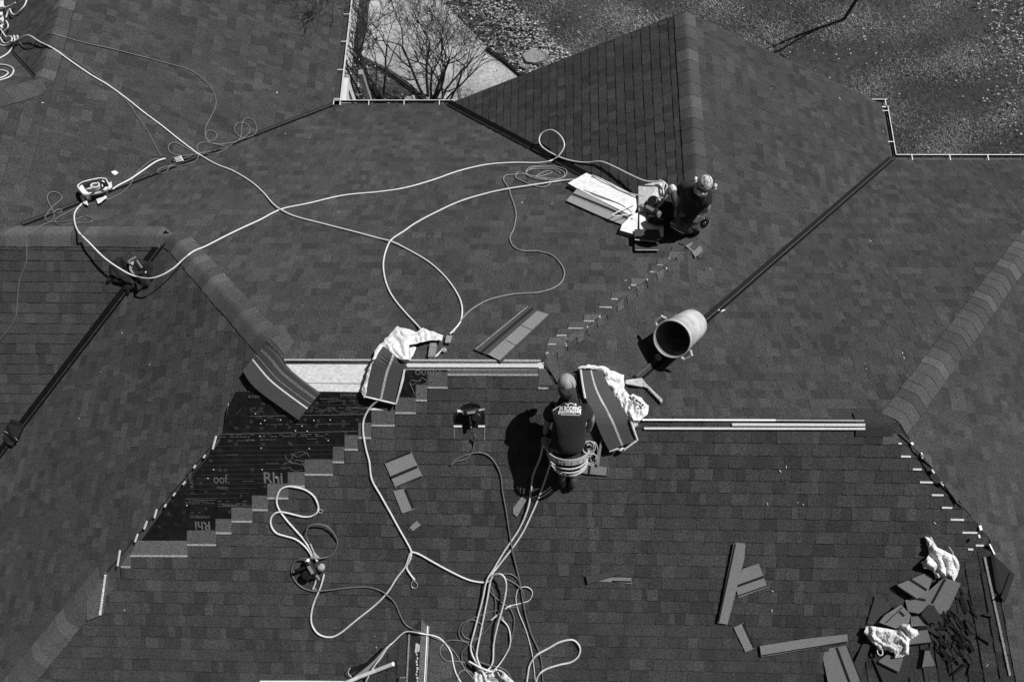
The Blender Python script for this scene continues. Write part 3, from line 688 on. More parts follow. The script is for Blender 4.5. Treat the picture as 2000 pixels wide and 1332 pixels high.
def shrub(name, px, py, nst, L, r, seed, label, cat, depth=4, spread=.6, lean=(0, 0), bark=.035, group=None):
    rr = random.Random(seed); base = hitz(px, py, GZ); t = thing(name, label, cat, base, group)
    tr = MB(); cr = MB()
    for s in range(nst):
        d = Vector((rr.uniform(-.55, .55) * (nst > 1) + lean[0], rr.uniform(-.4, .4) * (nst > 1) + lean[1], 1)).normalized(); p = base + Vector((rr.uniform(-.1, .1), rr.uniform(-.1, .1), -.05))
        pts = [p]; rad = [r]
        for i in range(5): d = (d + Vector((rr.uniform(-1, 1), rr.uniform(-1, 1), .2)) * (.14 if nst > 1 else .03)).normalized(); p = p + d * L / 5; pts.append(p); rad.append(r * (1 - .4 * (i + 1) / 5))
        tr.tube(pts, rad, 7, cap=False)
        for j in range(4):
            i = rr.choice((2, 3, 4, 5)) if j > 1 else 5
            nd = (d + Vector((rr.uniform(-1, 1), rr.uniform(-1, 1), rr.uniform(0, .6))) * spread).normalized(); branch(cr, pts[i], nd, L * .62, rad[i] * .7, depth - 1, rr, spread, .0035, .02)
    bm_ = M.setdefault('bark%s' % bark, mat('bark', bark, .8, 30, .4, .4)); tr.build('trunk', bm_, t, True); cr.build('crown', bm_, t, True)
    return t
shrub('bare_shrub', 700, 186, 5, 1.55, .022, 17, 'bare shrub closest to the house wall with twigs reaching over the roof edge', 'shrub', 4, .8, (-.5, .15))
shrub('bare_shrub', 748, 196, 7, 1.3, .028, 3, 'bare many stemmed shrub growing in the rock bed beside the downspout', 'shrub', 4, .95, (-.12, .05))
shrub('bare_shrub', 838, 196, 6, 1.35, .034, 8, 'bare many stemmed shrub at the middle of the short gutter above the patio', 'shrub', 4, .9, (.0, .1))
shrub('bare_shrub', 868, 196, 4, 1.1, .024, 29, 'low bare shrub spreading right over the patio from the end of the short gutter', 'shrub', 4, .95, (.55, .3))
shrub('bare_tree', 1643, 46, 1, 3.4, .04, 5, 'slim bare young tree standing on the lawn', 'tree', 2, .5, (.16, .12), .03)
gr = rnd
mb = MB()
for i in range(70):
    a = gr.uniform(0, 6.28); c = hitz(1070 + gr.uniform(-14, 16), 128 + gr.uniform(-7, 7), GZ); d = Vector((math.cos(a) * .5, math.sin(a) * .5, 1)).normalized(); mb.tube([c, c + d * .1, c + d * .19 + Vector((math.cos(a), math.sin(a), 0)) * .05], [.005, .004, .002], 3)
tag(mb.build('grass_tuft', mat('dry_grass', .4, .8)), 'dry pale ornamental grass tuft between flat stone and roof edge', 'grass tuft')
# big evergreens beyond the picture whose shade lies on the lawn
def evergreen(px, py, H, rad, seed, label):
    rr = random.Random(seed); base = hitz(px, py, GZ); t = thing('evergreen_tree', label, 'tree', base)
    tr = MB(); tr.tube([base, base + Vector((0, 0, H))], [.16, .03], 8); tr.build('trunk', M['bark0.03'], t)
    V = []; F = []
    for i in range(4200):
        z = rr.uniform(.12, 1); rmax = rad * (1 - z) ** .8 + .1; a = rr.uniform(0, 6.28); q = rmax * math.sqrt(rr.random()) * (.7 + .3 * math.sin(a * 7 + z * 40)); c = base + Vector((math.cos(a) * q, math.sin(a) * q, z * H - q * .25))
        s = rr.uniform(.06, .16); d = Vector((math.cos(a), math.sin(a), rr.uniform(-.5, .2))).normalized(); w = d.orthogonal().normalized() * s * .35; b0 = len(V); V += [c - w, c + w, c + d * s * 1.6]; F.append([b0, b0 + 1, b0 + 2])
    mk('crown', V, F, mat('needles', .045, .7), t)
evergreen(1520, -290, 7.0, 2.2, 1, 'tall dark evergreen tree standing beyond the top edge of the lawn')
evergreen(2480, -160, 9.0, 3.2, 2, 'dark evergreen tree standing beyond the right edge of the lawn')
# ------------------------------------------------------------------ ropes and hoses
M['rope'] = mat('rope_white', .62, .9, 60, .18); M['ropeg'] = mat('rope_grey', .22, .9, 60, .3); M['hosew'] = mat('hose_white', .68, .45, 20, .08)
M['hoseg'] = mat('hose_grey', .13, .5, 20, .15); M['hosed'] = mat('hose_dark', .07, .5, 20, .15); M['steel'] = mat('bright_steel', .6, .3, metal=.6); M['clothw'] = mat('white_cloth', .66, .8, 14, .16, .5, 30)
def spline(P, step=2.2):
    """Catmull-Rom through points given as 'x,y[,lift]'"""
    out = []; n = len(P)
    for i in range(n - 1):
        p0, p1, p2, p3_ = [np.array(P[min(max(j, 0), n - 1)]) for j in (i - 1, i, i + 1, i + 2)]
        m = max(2, int(np.hypot(*(p2 - p1)[:2]) / step))
        for j in range(m):
            t = j / m; out.append(.5 * ((2 * p1) + (-p0 + p2) * t + (2 * p0 - 5 * p1 + 4 * p2 - p3_) * t * t + (-p0 + 3 * p1 - 3 * p2 + p3_) * t ** 3))
    out.append(np.array(P[-1])); return out
def parse(s):
    r = []
    for q in s.split():
        a = [float(v) for v in q.split(',')]; r.append(tuple(a + [0.0] * (3 - len(a))))
    return r
def path3(s, r, step=2.2, rip=.004, seed=0):
    out = []
    for i, (x, y, l) in enumerate(spline(parse(s), step)): out.append(sp(x, y, r + .010 + max(0, l) + rip * (1 + mnoise.noise(Vector((i * .07, seed * 3.3, 0))))))
    # iron out kinks where planes change
    for _ in range(2): out = [out[0]] + [(out[i - 1] + out[i] * 2 + out[i + 1]) / 4 for i in range(1, len(out) - 1)] + [out[-1]]
    return out
nr_ = [0]
def rope(name, s, r, m, label, cat='rope', twist=0, group=None, parent=None, sides=8):
    nr_[0] += 1; mb = MB(); segs = s.split('|')
    for q in segs: mb.tube(path3(q, r, 1.1 if twist else 2.2, seed=nr_[0]), r, 10 if twist else sides, twist=twist or None)
    o = mb.build(name, M[m], parent, smooth=True)
    if parent is None: tag(o, label, cat, group)
    return o
TW = 260
G1 = 'white air hoses crossing the upper roof'
rope('air_hose', '-8,84 10,90 35,78,.03 48,71,.05 58,70,.05 77,82,.03 105,96 140,121 175,145 210,166 245,191 280,219 315,245 350,273 385,299 420,320 455,334 490,355 514,376 532,397,.012 549,410,.016 577,423 630,437 685,451 737,465 765,472,.02 790,484 835,510 867,538 891,570 902,598 900,626 888,643,.02 879,652,.04', .0105, 'hosew', 'white hose running from the top left corner to the clamp beside the wrapped shingle stack', 'hose')
rope('air_hose', '160,398 148,412 145,428,.03 152,451,.06 175,475,.12 203,503,.15 231,523,.16 259,538,.16 290,544,.17 315,538,.12 339,524,.06 360,505,.02 378,491 402,481 437,463 472,446 507,430 549,409 600,398 670,382 740,375 792,367 845,352 897,334 950,322 1002,318 1055,318,.02 1083,311,.08 1099,294,.10 1102,280,.12 1093,264,.12 1076,254,.12 1058,261,.11 1053,276,.10 1062,290,.06 1090,306,.02 1118,315 1146,318 1174,316,.03 1202,327,.05 1230,341,.07 1258,353,.1 1280,355,.12 1292,353,.13 1297,359,.13 1295,371,.12 1299,389,.10', .0105, 'hosew', 'white hose with one upright loop, running from the tool bag to the kneeling worker', 'hose')
rope('air_hose', '323,310,.01 305,316 280,333 255,350 230,363 220,370,.03', .012, 'hosew', 'short white hose between the tool bag and the black manifold in the valley', 'hose')
rope('air_hose', '60,58,.03 50,67,.02 42,78,.02 41,88 52,94 70,84,.02 87,70,.02 105,67 157,82 210,94 262,107 315,121 367,136 395,154 416,178 422,203 413,227 402,248 401,266 409,276 420,273 423,262 413,255 403,258 402,270 410,279 427,283 444,287 434,296 413,301 388,297 385,285 399,278 430,282 462,276 483,264 488,250 476,240 462,243 458,255 472,269 493,266 502,252 493,234 479,232 472,245 472,259 465,275 437,290 402,297 367,304 343,303 329,294 331,282 346,280 371,294 388,304 378,317 350,324 329,325 308,332 311,339 325,336 332,324 345,318', .0075, 'hoseg', 'grey hose arching over the upper left slope and ending in a tangle along the valley', 'hose')
rope('air_hose', '80,82,.01 140,115 175,138 210,164 245,196 266,224 290,259 308,294 317,306', .006, 'hoseg', 'thin grey hose following the white one then dropping to the black manifold', 'hose')
rope('air_hose', '317,310 297,313 276,329 262,346 252,364 231,381 196,395 157,404 122,420 108,430 115,439 150,437 178,434 180,427 165,423 147,429 112,434 91,432 89,422 105,402 121,388 115,378 101,375 92,385 98,402 108,416 122,412 118,408 105,414 105,429 80,441 59,455 53,470 52,482 51,514 38,549 34,587 31,619 17,643 0,664 -20,690', .007, 'hoseg', 'thin grey hose with looped kinks left of the tool bag, hanging down the left slope', 'hose')
rope('rope', '885,650,.02 904,621 923,603 954,586 1000,575 1052,571 1084,561 1100,545 1100,524 1080,500 1052,491 1021,490 1003,482 996,465 1003,448 1007,430 1008,419 1004,400 997,381 994,369 987,359 983,350 988,343 1006,341 1028,341 1043,345 1070,349 1095,349 1106,341 1104,331 1085,326 1060,324 1036,327 1027,337 1040,345 1062,343 1078,337 1072,334 1058,338 1046,345', .009, 'ropeg', 'grey twisted rope snaking down from its coil to the clamp by the wrapped stack', 'rope', TW)
rope('rope', '1032,333 1045,327 1070,327 1090,331 1102,338 1098,348 1080,352 1050,350 1030,343 1030,334 1050,330 1080,331 1094,339', .009, 'ropeg', 'grey twisted rope lying in an oval coil beside the valley', 'rope', TW)
rope('rope', '1028,340 1012,337 1007,347 1020,354 1036,361 1058,366 1073,361 1074,354 1064,350 1045,347', .009, 'ropeg', 'loose turn of grey twisted rope under the oval coil', 'rope', TW)
rope('rope', '1128,351,.06 1105,352,.02 1083,355,.012 1037,362,.016 992,369,.012 950,378 897,394 845,418 810,437 790,451 765,468,.012 755,486 749,510 750,535 758,563 772,587 793,612 811,631 822,643,.03', .0105, 'rope', 'white twisted rope from the paper wrapped bundle down to the white cloth', 'rope', TW)
rope('rope', '737,783,.05 722,797,.01 711,818 709,843 715,878 721,901 726,936 743,967 761,999 778,1030 794,1058 803,1077 801,1092,.012 794,1107 801,1121 810,1132', .0105, 'rope', 'white twisted rope running from under the wrapped stack down to a snap hook', 'rope', TW)
rope('rope', '957,1134,.02 943,1137 915,1132 880,1116 845,1097 824,1085 810,1079 801,1081,.012 791,1107 775,1128 757,1156,.01 733,1181 698,1209 663,1237 642,1244 621,1237 609,1219 608,1198 614,1174 626,1146,.012 633,1121', .0105, 'rope', 'white twisted rope swinging in a big curve below the left nail gun', 'rope', TW)
rope('rope', '1066,876,.22 1061,870,.2 1055,894,.1 1041,929,.03 1036,967,.02 1030,995,.02 1013,1034 985,1076 964,1111,.01 950,1135,.03 943,1167,.02 934,1202,.01 925,1237,.02 919,1261,.01 924,1282,.03 936,1300,.05 950,1321,.05', .0105, 'rope', 'outer one of two white ropes running down from the front worker\'s harness', 'rope', TW)
rope('rope', '1078,880,.25 1076,901,.14 1065,936,.03 1051,974 1037,1006 1020,1041 999,1072 974,1104 960,1125,.02 952,1167,.01 945,1202 938,1237 932,1268,.02 932,1286,.05 945,1317,.07 953,1336,.07', .0105, 'rope', 'inner one of two white ropes running down from the front worker\'s harness', 'rope', TW)
rope('rope', '957,1136,.03 964,1123,.04 978,1121,.09 987,1132,.1 988,1153,.07 981,1188,.05 971,1223,.04 964,1258,.01 962,1293,.01 950,1309,.05 936,1300,.07', .0105, 'rope', 'white rope standing up in a narrow loop above the white bag at the bottom', 'rope', TW)
rope('air_hose', '980,1209,.02 992,1223 997,1244,.01 994,1265 978,1293,.02 960,1314,.06', .0085, 'hosew', 'short white hose curving down to the white bag at the bottom edge', 'hose')
rope('rope', '1028,1336 1031,1315 1034,1299 1042,1285,.01 1052,1276,.015 1072,1265 1092,1254 1116,1249 1128,1256 1133,1268 1128,1283 1114,1293 1092,1298 1067,1306 1054,1315,.015 1048,1326 1046,1340', .011, 'rope', 'white twisted rope making a long loop to the right at the bottom edge', 'rope', TW)
rope('air_hose', '928,850,.05 926,866 922,883 908,897 890,901 880,909 886,900 904,891 929,884 950,887 967,904 978,929 981,957 988,995 995,1041 1001,1076,.012 1009,1111 1015,1135 1020,1167 1027,1202 1037,1237 1051,1268 1058,1296 1060,1336', .0085, 'hoseg', 'grey hose from the nail gun in the square hole down to the bottom edge', 'hose')
rope('air_hose', '995,1183,.01 1016,1178 1034,1172 1040,1156 1030,1146,.01 1013,1149 1008,1163 1008,1174 1013,1195 1027,1230 1037,1265 1042,1296 1046,1336', .0055, 'hosew', 'thin pale hose with a small loop running beside the grey one to the bottom', 'hose')
rope('air_hose', '607,1065 599,1050,.03 598,1038,.05 605,1026,.05 620,1023,.05 637,1027,.04 651,1040,.03 659,1059 654,1075 643,1086 626,1090,.03 605,1090,.05 584,1092,.03 572,1103 570,1120 578,1136 592,1148 613,1154,.01 634,1153,.02 668,1149 700,1146 723,1147 740,1152 754,1160,.02 771,1177 782,1202 792,1219 810,1230,.01 838,1240,.02 866,1254 887,1272 904,1300 921,1321 926,1336', .008, 'hoseg', 'grey hose looping round the left nail gun and on past the small front ridge', 'hose')
rope('air_hose', '712,1336 721,1318,.05 732,1299,.05 757,1264,.03 768,1254 782,1240 791,1234,.01 802,1233,.02 829,1238,.03 851,1242 864,1250 875,1263 882,1277 885,1294 890,1313 899,1330 905,1342', .0085, 'hosew', 'white hose arching over the small front ridge and under the curled shingle', 'hose')
G2 = 'grey hoses heaped under the ropes at the bottom'
for s, l in (('966,1124 982,1121 998,1121 1011,1130 1015,1144', 'short grey hose arch at the top of the bottom heap'), ('985,1129 1002,1137 1016,1148,.01 1023,1162 1020,1176 1007,1185 993,1185 973,1171 959,1157 955,1146', 'grey hose making the right hand loop of the bottom heap'),
             ('957,1140 966,1164 968,1185 964,1209 948,1232 933,1245 917,1248 905,1241 902,1229 912,1214 924,1210 939,1218 944,1230 935,1245 921,1252 903,1250 896,1236 899,1221 912,1212 933,1203 957,1195 977,1190', 'grey hose coiled double left of the white ropes'),
             ('908,1300 909,1294 892,1291 872,1290 861,1279 860,1265 872,1252 892,1250 915,1256 926,1268 926,1283', 'grey hose loop beside the small front ridge'), ('915,1258 903,1272 902,1286 906,1304 921,1321 930,1336', 'grey hose falling from the double coil to the bottom edge'), ('894,1336 896,1315 906,1308 919,1312 928,1326 932,1338', 'small grey hose arch at the bottom edge left of the white bag'),
             ('930,1290 957,1299,.03 980,1304,.03 995,1317 1000,1336', 'grey hose passing over the white bag to the bottom edge'), ('993,1185 997,1189 1004,1207 1003,1229 998,1252 994,1262', 'grey hose hanging straight down right of the rope loop')):
    rope('air_hose', s, .0075, 'hoseg', l, 'hose', group=G2)
rope('rope', '-4,19,.05 16,13,.04 30,6,.04', .011, 'rope', 'short white rope end beside the white bag in the top left corner', 'rope', TW)
rope('rope', '53,-4 49,10 40,21,.01 31,29 23,27,.03 19,18,.04 15,25,.03 12,35,.02', .011, 'rope', 'white rope hooked in a wide loop in the top left corner', 'rope', TW)
rope('rope', '12,41,.03 16,50,.03 13,58,.02 3,66 2,76 8,85 18,83 31,73,.03 34,70,.03 35,74,.02 28,87 16,104 0,114 -12,119', .011, 'rope', 'white rope wound in an S below the white bag at the left edge', 'rope', TW)
rope('rope', '1,57,.05 8,68,.04 13,73,.03 20,71,.04 24,76,.04 22,82,.04 29,80,.05 27,70,.05', .010, 'rope', 'knotted white rope end on top of the left edge heap', 'rope', TW)
rope('rope', '-8,126 13,128 25,134 26,142 18,151 0,157 -10,158', .010, 'rope', 'outer turn of the white rope coil at the left edge', 'rope', TW)
rope('rope', '-8,136 10,139 16,143 10,149 0,153 -8,154', .010, 'rope', 'inner turn of the white rope coil at the left edge', 'rope', TW)
rope('rope', '1157,343,.09 1174,350,.1 1192,360,.1 1210,371,.1 1233,379,.1 1260,383,.11 1287,386,.12 1298,389,.12', .0105, 'rope', 'white rope lying along the upper edge of the paper wrapped bundle', 'rope', TW)
rope('air_hose', '1287,388,.14 1260,396,.12 1233,402,.12 1213,411,.11 1199,418,.1 1195,421,.1 1202,423,.1 1224,419,.1 1238,416,.1', .007, 'hosew', 'thin white hose doubled back across the grey shingle sheet by the rear worker', 'hose')
rope('rope', '1288,352,.12 1298,357,.12 1303,364,.11 1300,373,.11 1297,392,.1', .0105, 'rope', 'short doubled white rope on the corner of the pale board by the boot', 'rope', TW)
rope('string_line', '1063,705 1108,671 1150,640 1185,612 1245,560 1301,514 1344,492', .006, 'hosed', 'dark string line stretched along the open hip between the two workers', 'string')
rope('string_line', '1757,846 1800,888,.01 1835,933,.02 1865,975 1880,990', .006, 'hosed', 'dark string line along the open hip at the right', 'string')
rope('cord', '1136,828,.1 1180,765,.04 1235,733,.02 1268,713,.02 1283,700,.03', .005, 'hosed', 'thin black cord from behind the front worker to the round pulley', 'cord')
# ------------------------------------------------------------------ shingle pieces
def scrap(label, pts, bands=(), m='scrap', th=.006, lift=.016, name='shingle_piece', cat='shingle', group=None, curl=0.0):
    mb = MB(); n = hit(*pts[0])[1]
    P = [sp(x, y, lift + th) for x, y in pts]; nn_ = Vector((0, 0, 0)); cg = sum(P, Vector((0, 0, 0))) / len(P)
    for i in range(len(P)): nn_ += (P[i - 1] - cg).cross(P[i] - cg)
    if nn_.z < 0: nn_ = -nn_
    n = nn_.normalized() if nn_.length > 1e-9 else n
    def flat(x, y, dz): d = ray(x, y); return CAMP + d * ((cg + n * dz - CAMP).dot(n) / d.dot(n))
    P = [flat(x, y, 0) for x, y in pts]; mb.ext(P, n, th, 0)
    # edges get the dark asphalt colour
    k = len(P); mb.MI = [0, 1] + [1] * k
    for q in bands:
        a, b, wpx, mi = q; (x0, y0), (x1, y1) = a, b; L = math.hypot(x1 - x0, y1 - y0); nx, ny = -(y1 - y0) / L * wpx / 2, (x1 - x0) / L * wpx / 2
        Q = [flat(x, y, .0022) for x, y in ((x0 - nx, y0 - ny), (x1 - nx, y1 - ny), (x1 + nx, y1 + ny), (x0 + nx, y0 + ny))]; mb.ext(Q, n, .002, mi)
    return tag(mb.build(name, [M[m], M['edge'], M['scrapk'], M['seal']]), label, cat, group)
scrap('square grey shingle piece with two dark bands, left of the kneeling front worker', [(750.5, 902.7), (803, 881.7), (825.7, 930.7), (773, 953.5)], [((752, 903), (802, 883), 4, 2), ((763, 933), (815, 911), 5.5, 2), ((774, 951), (824, 930), 2.5, 2)])
scrap('narrow grey shingle piece just below the square two band piece', [(768, 958.7), (792.5, 953.5), (810, 993.7), (785.5, 1002.5)], [((791, 955), (807, 993), 5, 2)])
scrap('tiny grey shingle offcut below the narrow one', [(813.5, 1016.5), (822, 1025), (803, 1039), (796.7, 1033)], [((799, 1031), (805, 1038), 3, 2)])
scrap('small shingle offcut under the two ropes below the worker\'s shadow', [(1021, 967), (1034, 969), (1011, 1011), (1002, 1002), (1002, 992)], [((1011, 1010), (1030, 975), 1.8, 2)])
scrap('long dark shingle strip lying over a lighter one, right of centre', [(1144, 1125), (1216, 1111), (1219, 1119), (1177, 1131), (1148, 1141)], [], 'scrapd', lift=.03)
scrap('lighter short shingle strip tucked under the dark one, right of centre', [(1167, 1135), (1195, 1127), (1233, 1128), (1234, 1140), (1202, 1137)], [((1195, 1135), (1233, 1136), 3, 2)], lift=.012)
scrap('long upright grey shingle strip left of the small banded piece', [(1433, 1062), (1440, 1059), (1456, 1061), (1454, 1090), (1421, 1219), (1401, 1216)], [((1436, 1062), (1403, 1215), 3.4, 2)], lift=.03)
scrap('banded grey shingle piece leaning against the long upright strip', [(1450, 1111), (1482, 1100), (1499, 1146), (1443, 1167), (1436, 1146)], [((1438, 1145), (1492, 1126), 4.5, 2), ((1443, 1163), (1498, 1144), 2.4, 2)], lift=.014)
scrap('short grey shingle piece with a dark right edge below the upright strip', [(1433, 1225), (1452, 1216), (1475, 1265), (1456, 1273)], [((1451, 1218), (1473, 1265), 4, 2)])
scrap('long grey shingle strip lying level near the bottom edge', [(1484, 1261), (1573, 1247), (1655, 1238), (1656, 1254), (1510, 1279), (1487, 1282)], [((1488, 1280), (1655, 1253), 2.4, 2)], lift=.03)
scrap('wide grey shingle with a slanting dark band cut off by the bottom edge', [(1604, 1268), (1653, 1260), (1682, 1336), (1618, 1336)], [((1634, 1264), (1660, 1334), 5, 2), ((1655, 1262), (1681, 1328), 2, 2)])
scrap('pair of full shingles lying askew in the middle of the roof', [(925, 682), (1030, 596), (1077, 615), (979, 708), (951, 693)], [((940, 688), (1041, 602), 5, 2), ((972, 702), (1070, 613), 1.6, 3), ((929, 682), (1030, 599), 1, 3)], 'scrapd', lift=.03)
scrap('paler shingle lying on top of the askew full shingle', [(953, 692), (1049, 607), (1072, 614), (976, 704)], [((987, 664), (1010, 675), .9, 2), ((1018, 635), (1040, 645), .9, 2)], lift=.038, th=.005)
scrap('bent dark shingle leaning against the rear worker\'s bundle', [(1239, 448), (1287, 448), (1290, 463), (1287, 474), (1240, 468)], [((1240, 468), (1287, 473), 1.8, 3)], 'scrapd', lift=.11)
scrap('dark shingle lower half hanging below the bent one at the rear bundle', [(1240, 469), (1287, 474), (1288, 489), (1240, 489)], [((1241, 488.5), (1287, 488.5), 1.2, 3)], 'scrapd', lift=.05)
scrap('small banded shingle offcut lying beside the front worker\'s tool pouch', [(1128, 922), (1131, 905), (1160, 908), (1189, 913), (1187, 929), (1145, 925)], [((1152, 908), (1150, 925), 5, 2), ((1187, 914), (1185, 929), 2, 2)], lift=.03)
scrap('thin metal edged shingle strip standing behind the front worker\'s pouch', [(1173, 858), (1177, 858), (1170, 910), (1165, 909)], [], lift=.05)
scrap('dark rounded cap shingle lying by the end of the ridge below the rear worker', [(1338, 480), (1352, 473), (1369, 481), (1373, 490), (1358, 503), (1350, 490)], [], 'scrap', lift=.03)
for l, pts, bands, m, lf in [
 ('small grey shingle piece with one dark band at the top left of the offcut heap', [(1752, 1142), (1805, 1120), (1821, 1130), (1813, 1154), (1791, 1169)], [((1777, 1131), (1810, 1152), 5, 2), ((1807, 1121), (1821, 1130), 2, 2), ((1754, 1145), (1789, 1168), 2, 2)], 'scrap', .06),
 ('large grey shingle split by a dark band under the upper white rag', [(1768, 1172), (1813, 1154), (1844, 1127), (1877, 1139), (1844, 1210), (1817, 1182), (1793, 1199), (1774, 1196)], [((1846, 1130), (1820, 1178), 5, 2), ((1776, 1195), (1793, 1198), 2, 2), ((1788, 1168), (1808, 1172), 5, 2)], 'scrap', .045),
 ('dark shingle lying under the left end of the lower white rag', [(1709, 1164), (1730, 1170), (1740, 1187), (1717, 1219), (1693, 1219)], [], 'scrapd', .02),
 ('grey shingle piece with a small dark patch in the middle of the heap', [(1760, 1180), (1779, 1201), (1775, 1217), (1750, 1227), (1717, 1215), (1728, 1201)], [((1757, 1194), (1766, 1203), 5, 2), ((1730, 1216), (1762, 1186), 1.6, 2)], 'scrap', .06),
 ('small grey shingle wedge right of the patched piece in the heap', [(1779, 1203), (1803, 1201), (1809, 1221), (1779, 1223)], [((1781, 1203), (1803, 1201), 1.6, 2)], 'scrap', .05),
 ('grey shingle corner sticking out right of the lower white rag', [(1781, 1235), (1811, 1229), (1819, 1254), (1772, 1260)], [((1783, 1229), (1810, 1225), 6, 2), ((1774, 1259), (1818, 1254), 2, 2)], 'scrap', .04),
 ('dark square shingle covering the lower end of the large split one', [(1814, 1180), (1824, 1182), (1842, 1211), (1813, 1217), (1799, 1199)], [], 'scrapd', .07),
 ('grey shingle wedge below the lower white rag', [(1715, 1291), (1732, 1278), (1764, 1286), (1755, 1313)], [((1716, 1293), (1754, 1312), 2, 2)], 'scrap', .035),
 ('small grey tapered offcut low in the right of the heap', [(1807, 1270), (1815, 1270), (1827, 1299), (1801, 1303)], [((1807, 1268), (1816, 1267), 5, 2)], 'scrap', .035),
 ('dark shingle slanting under the lower left of the heap', [(1658, 1317), (1693, 1240), (1702, 1252), (1681, 1321)], [], 'scrapd', .02),
 ('broad dark shingle at the very bottom of the heap', [(1705, 1287), (1771, 1276), (1783, 1317), (1756, 1334), (1726, 1334)], [], 'scrapd', .02)]:
    scrap(l, pts, bands, m, lift=lf, group='shingle pieces in the offcut heap')
rr = random.Random(21)
for i in range(85):
    x, y = rr.gauss(1866, 27), rr.gauss(1236, 38)
    if not (1800 < x < 1938 and 1150 < y < 1325): continue
    a = rr.choice((rr.uniform(.5, 1.3), rr.uniform(.9, 1.1), rr.uniform(-.5, 2.6))); L = rr.uniform(6, 20); wq = rr.choice((1.4, 2, 3, 4, 6)); dx, dy = math.cos(a), math.sin(a)
    pts = [(x - dx * L - dy * wq * .3, y - dy * L + dx * wq * .3), (x + dx * L, y + dy * L), (x + dx * L * .8 + dy * wq, y + dy * L * .8 - dx * wq), (x - dx * L * .9 + dy * wq, y - dy * L * .9 - dx * wq)]
    scrap('narrow dark shingle sliver in the loose litter right of the offcut heap', pts, (), rr.choice(('scrapd', 'scrapd', 'scrapk', 'scrapk', 'edge')), th=.004, lift=rr.uniform(.012, .03), name='shingle_sliver', cat='offcut', group='dark slivers in the offcut litter')
# ------------------------------------------------------------------ stacks of shingles bent over the ridges
def ruled(mb, A, B, bands, l0, th, segs=14, sag=0.0):
    """strip between edge paths A and B; bands = [(f0, f1, mat)] across"""
    PA = spline([(x, y, l) for x, y, *r in A for l in [r[0] if r else l0]], 4); PB = spline([(x, y, l) for x, y, *r in B for l in [r[0] if r else l0]], 4)
    def rs(P, n):
        d = [0]
        for i in range(1, len(P)): d.append(d[-1] + np.hypot(*(P[i] - P[i - 1])[:2]))
        return [np.array([np.interp(d[-1] * t / n, d, [p[c] for p in P]) for c in range(3)]) for t in range(n + 1)]
    PA, PB = rs(PA, segs), rs(PB, segs)
    for f0, f1, mi, dz in bands:
        V = []; N = []
        for a, b in zip(PA, PB):
            for f in (f0, f1):
                q = a + (b - a) * f; V.append(sp(q[0], q[1], q[2] + dz)); N.append(hit(q[0], q[1])[1])
        for _ in range(2):
            for off in (0, 1):
                W2 = V[off::2]; W3 = [W2[0]] + [(W2[i - 1] + W2[i] * 2 + W2[i + 1]) / 4 for i in range(1, len(W2) - 1)] + [W2[-1]]
                for i in range(len(W3)): V[2 * i + off] = W3[i]
        m = len(V); V2 = V + [v - n * (th + dz) for v, n in zip(V, N)]; F = []
        for i in range(segs):
            a, b, c, d = 2 * i, 2 * i + 1, 2 * i + 3, 2 * i + 2; F += [[a, b, c, d], [m + d, m + c, m + b, m + a], [a, d, m + d, m + a], [b, m + b, m + c, c]]
        F += [[0, m, m + 1, 1], [m - 2, m - 1, 2 * m - 1, 2 * m - 2]]
        mb.add(V2, F, mi)
    return mb
mb = MB(); E1 = [(474, 723), (488, 748), (513, 770), (548, 795), (583, 820)]; E2 = [(517, 675), (537, 690), (553, 714), (585, 742), (623, 770)]
ruled(mb, E1, E2, [(0, .42, 0, 0), (.42, .46, 2, .003), (.46, 1, 1, 0), (.60, .61, 3, .002), (.80, .81, 3, .002), (.84, .85, 3, .002)], .075, .06)
tag(mb.build('shingle_stack', [M['scrapd'], mat('shingle_dark_face', .05, .95, 90, .35, .4), M['tapew'], M['seal']]), 'bent stack of dark shingles draped over the hip beside the bare pale board', 'shingle stack')
mb = MB(); E1 = [(748, 676), (734, 697), (726, 715), (719, 748), (715, 773)]; E2 = [(790, 708), (790, 722), (784, 744), (779, 766), (773, 788)]
ruled(mb, E1, E2, [(0, .48, 0, 0), (.46, .535, 1, .003), (.535, 1, 0, 0)], .09, .07)
s2 = tag(mb.build('shingle_stack', [mat('shingle_dark_face_b', .055, .95, 90, .3, .4), M['seal']]), 'small stack of dark shingles in white wrapping bent over the left ridge', 'shingle stack')
mb = MB(); E1 = [(1134, 723), (1140, 768), (1160, 812), (1174, 850), (1190, 880)]; E2 = [(1176, 723), (1187, 750), (1212, 790), (1232, 822), (1243, 860)]
ruled(mb, E1, E2, [(0, .47, 0, 0), (.45, .52, 1, .003), (.52, 1, 0, 0)], .09, .07)
s3 = tag(mb.build('shingle_stack', [mat('shingle_dark_face_c', .058, .95, 90, .3, .4), M['seal']]), 'long stack of dark shingles bent over the right ridge beside the front worker', 'shingle stack')
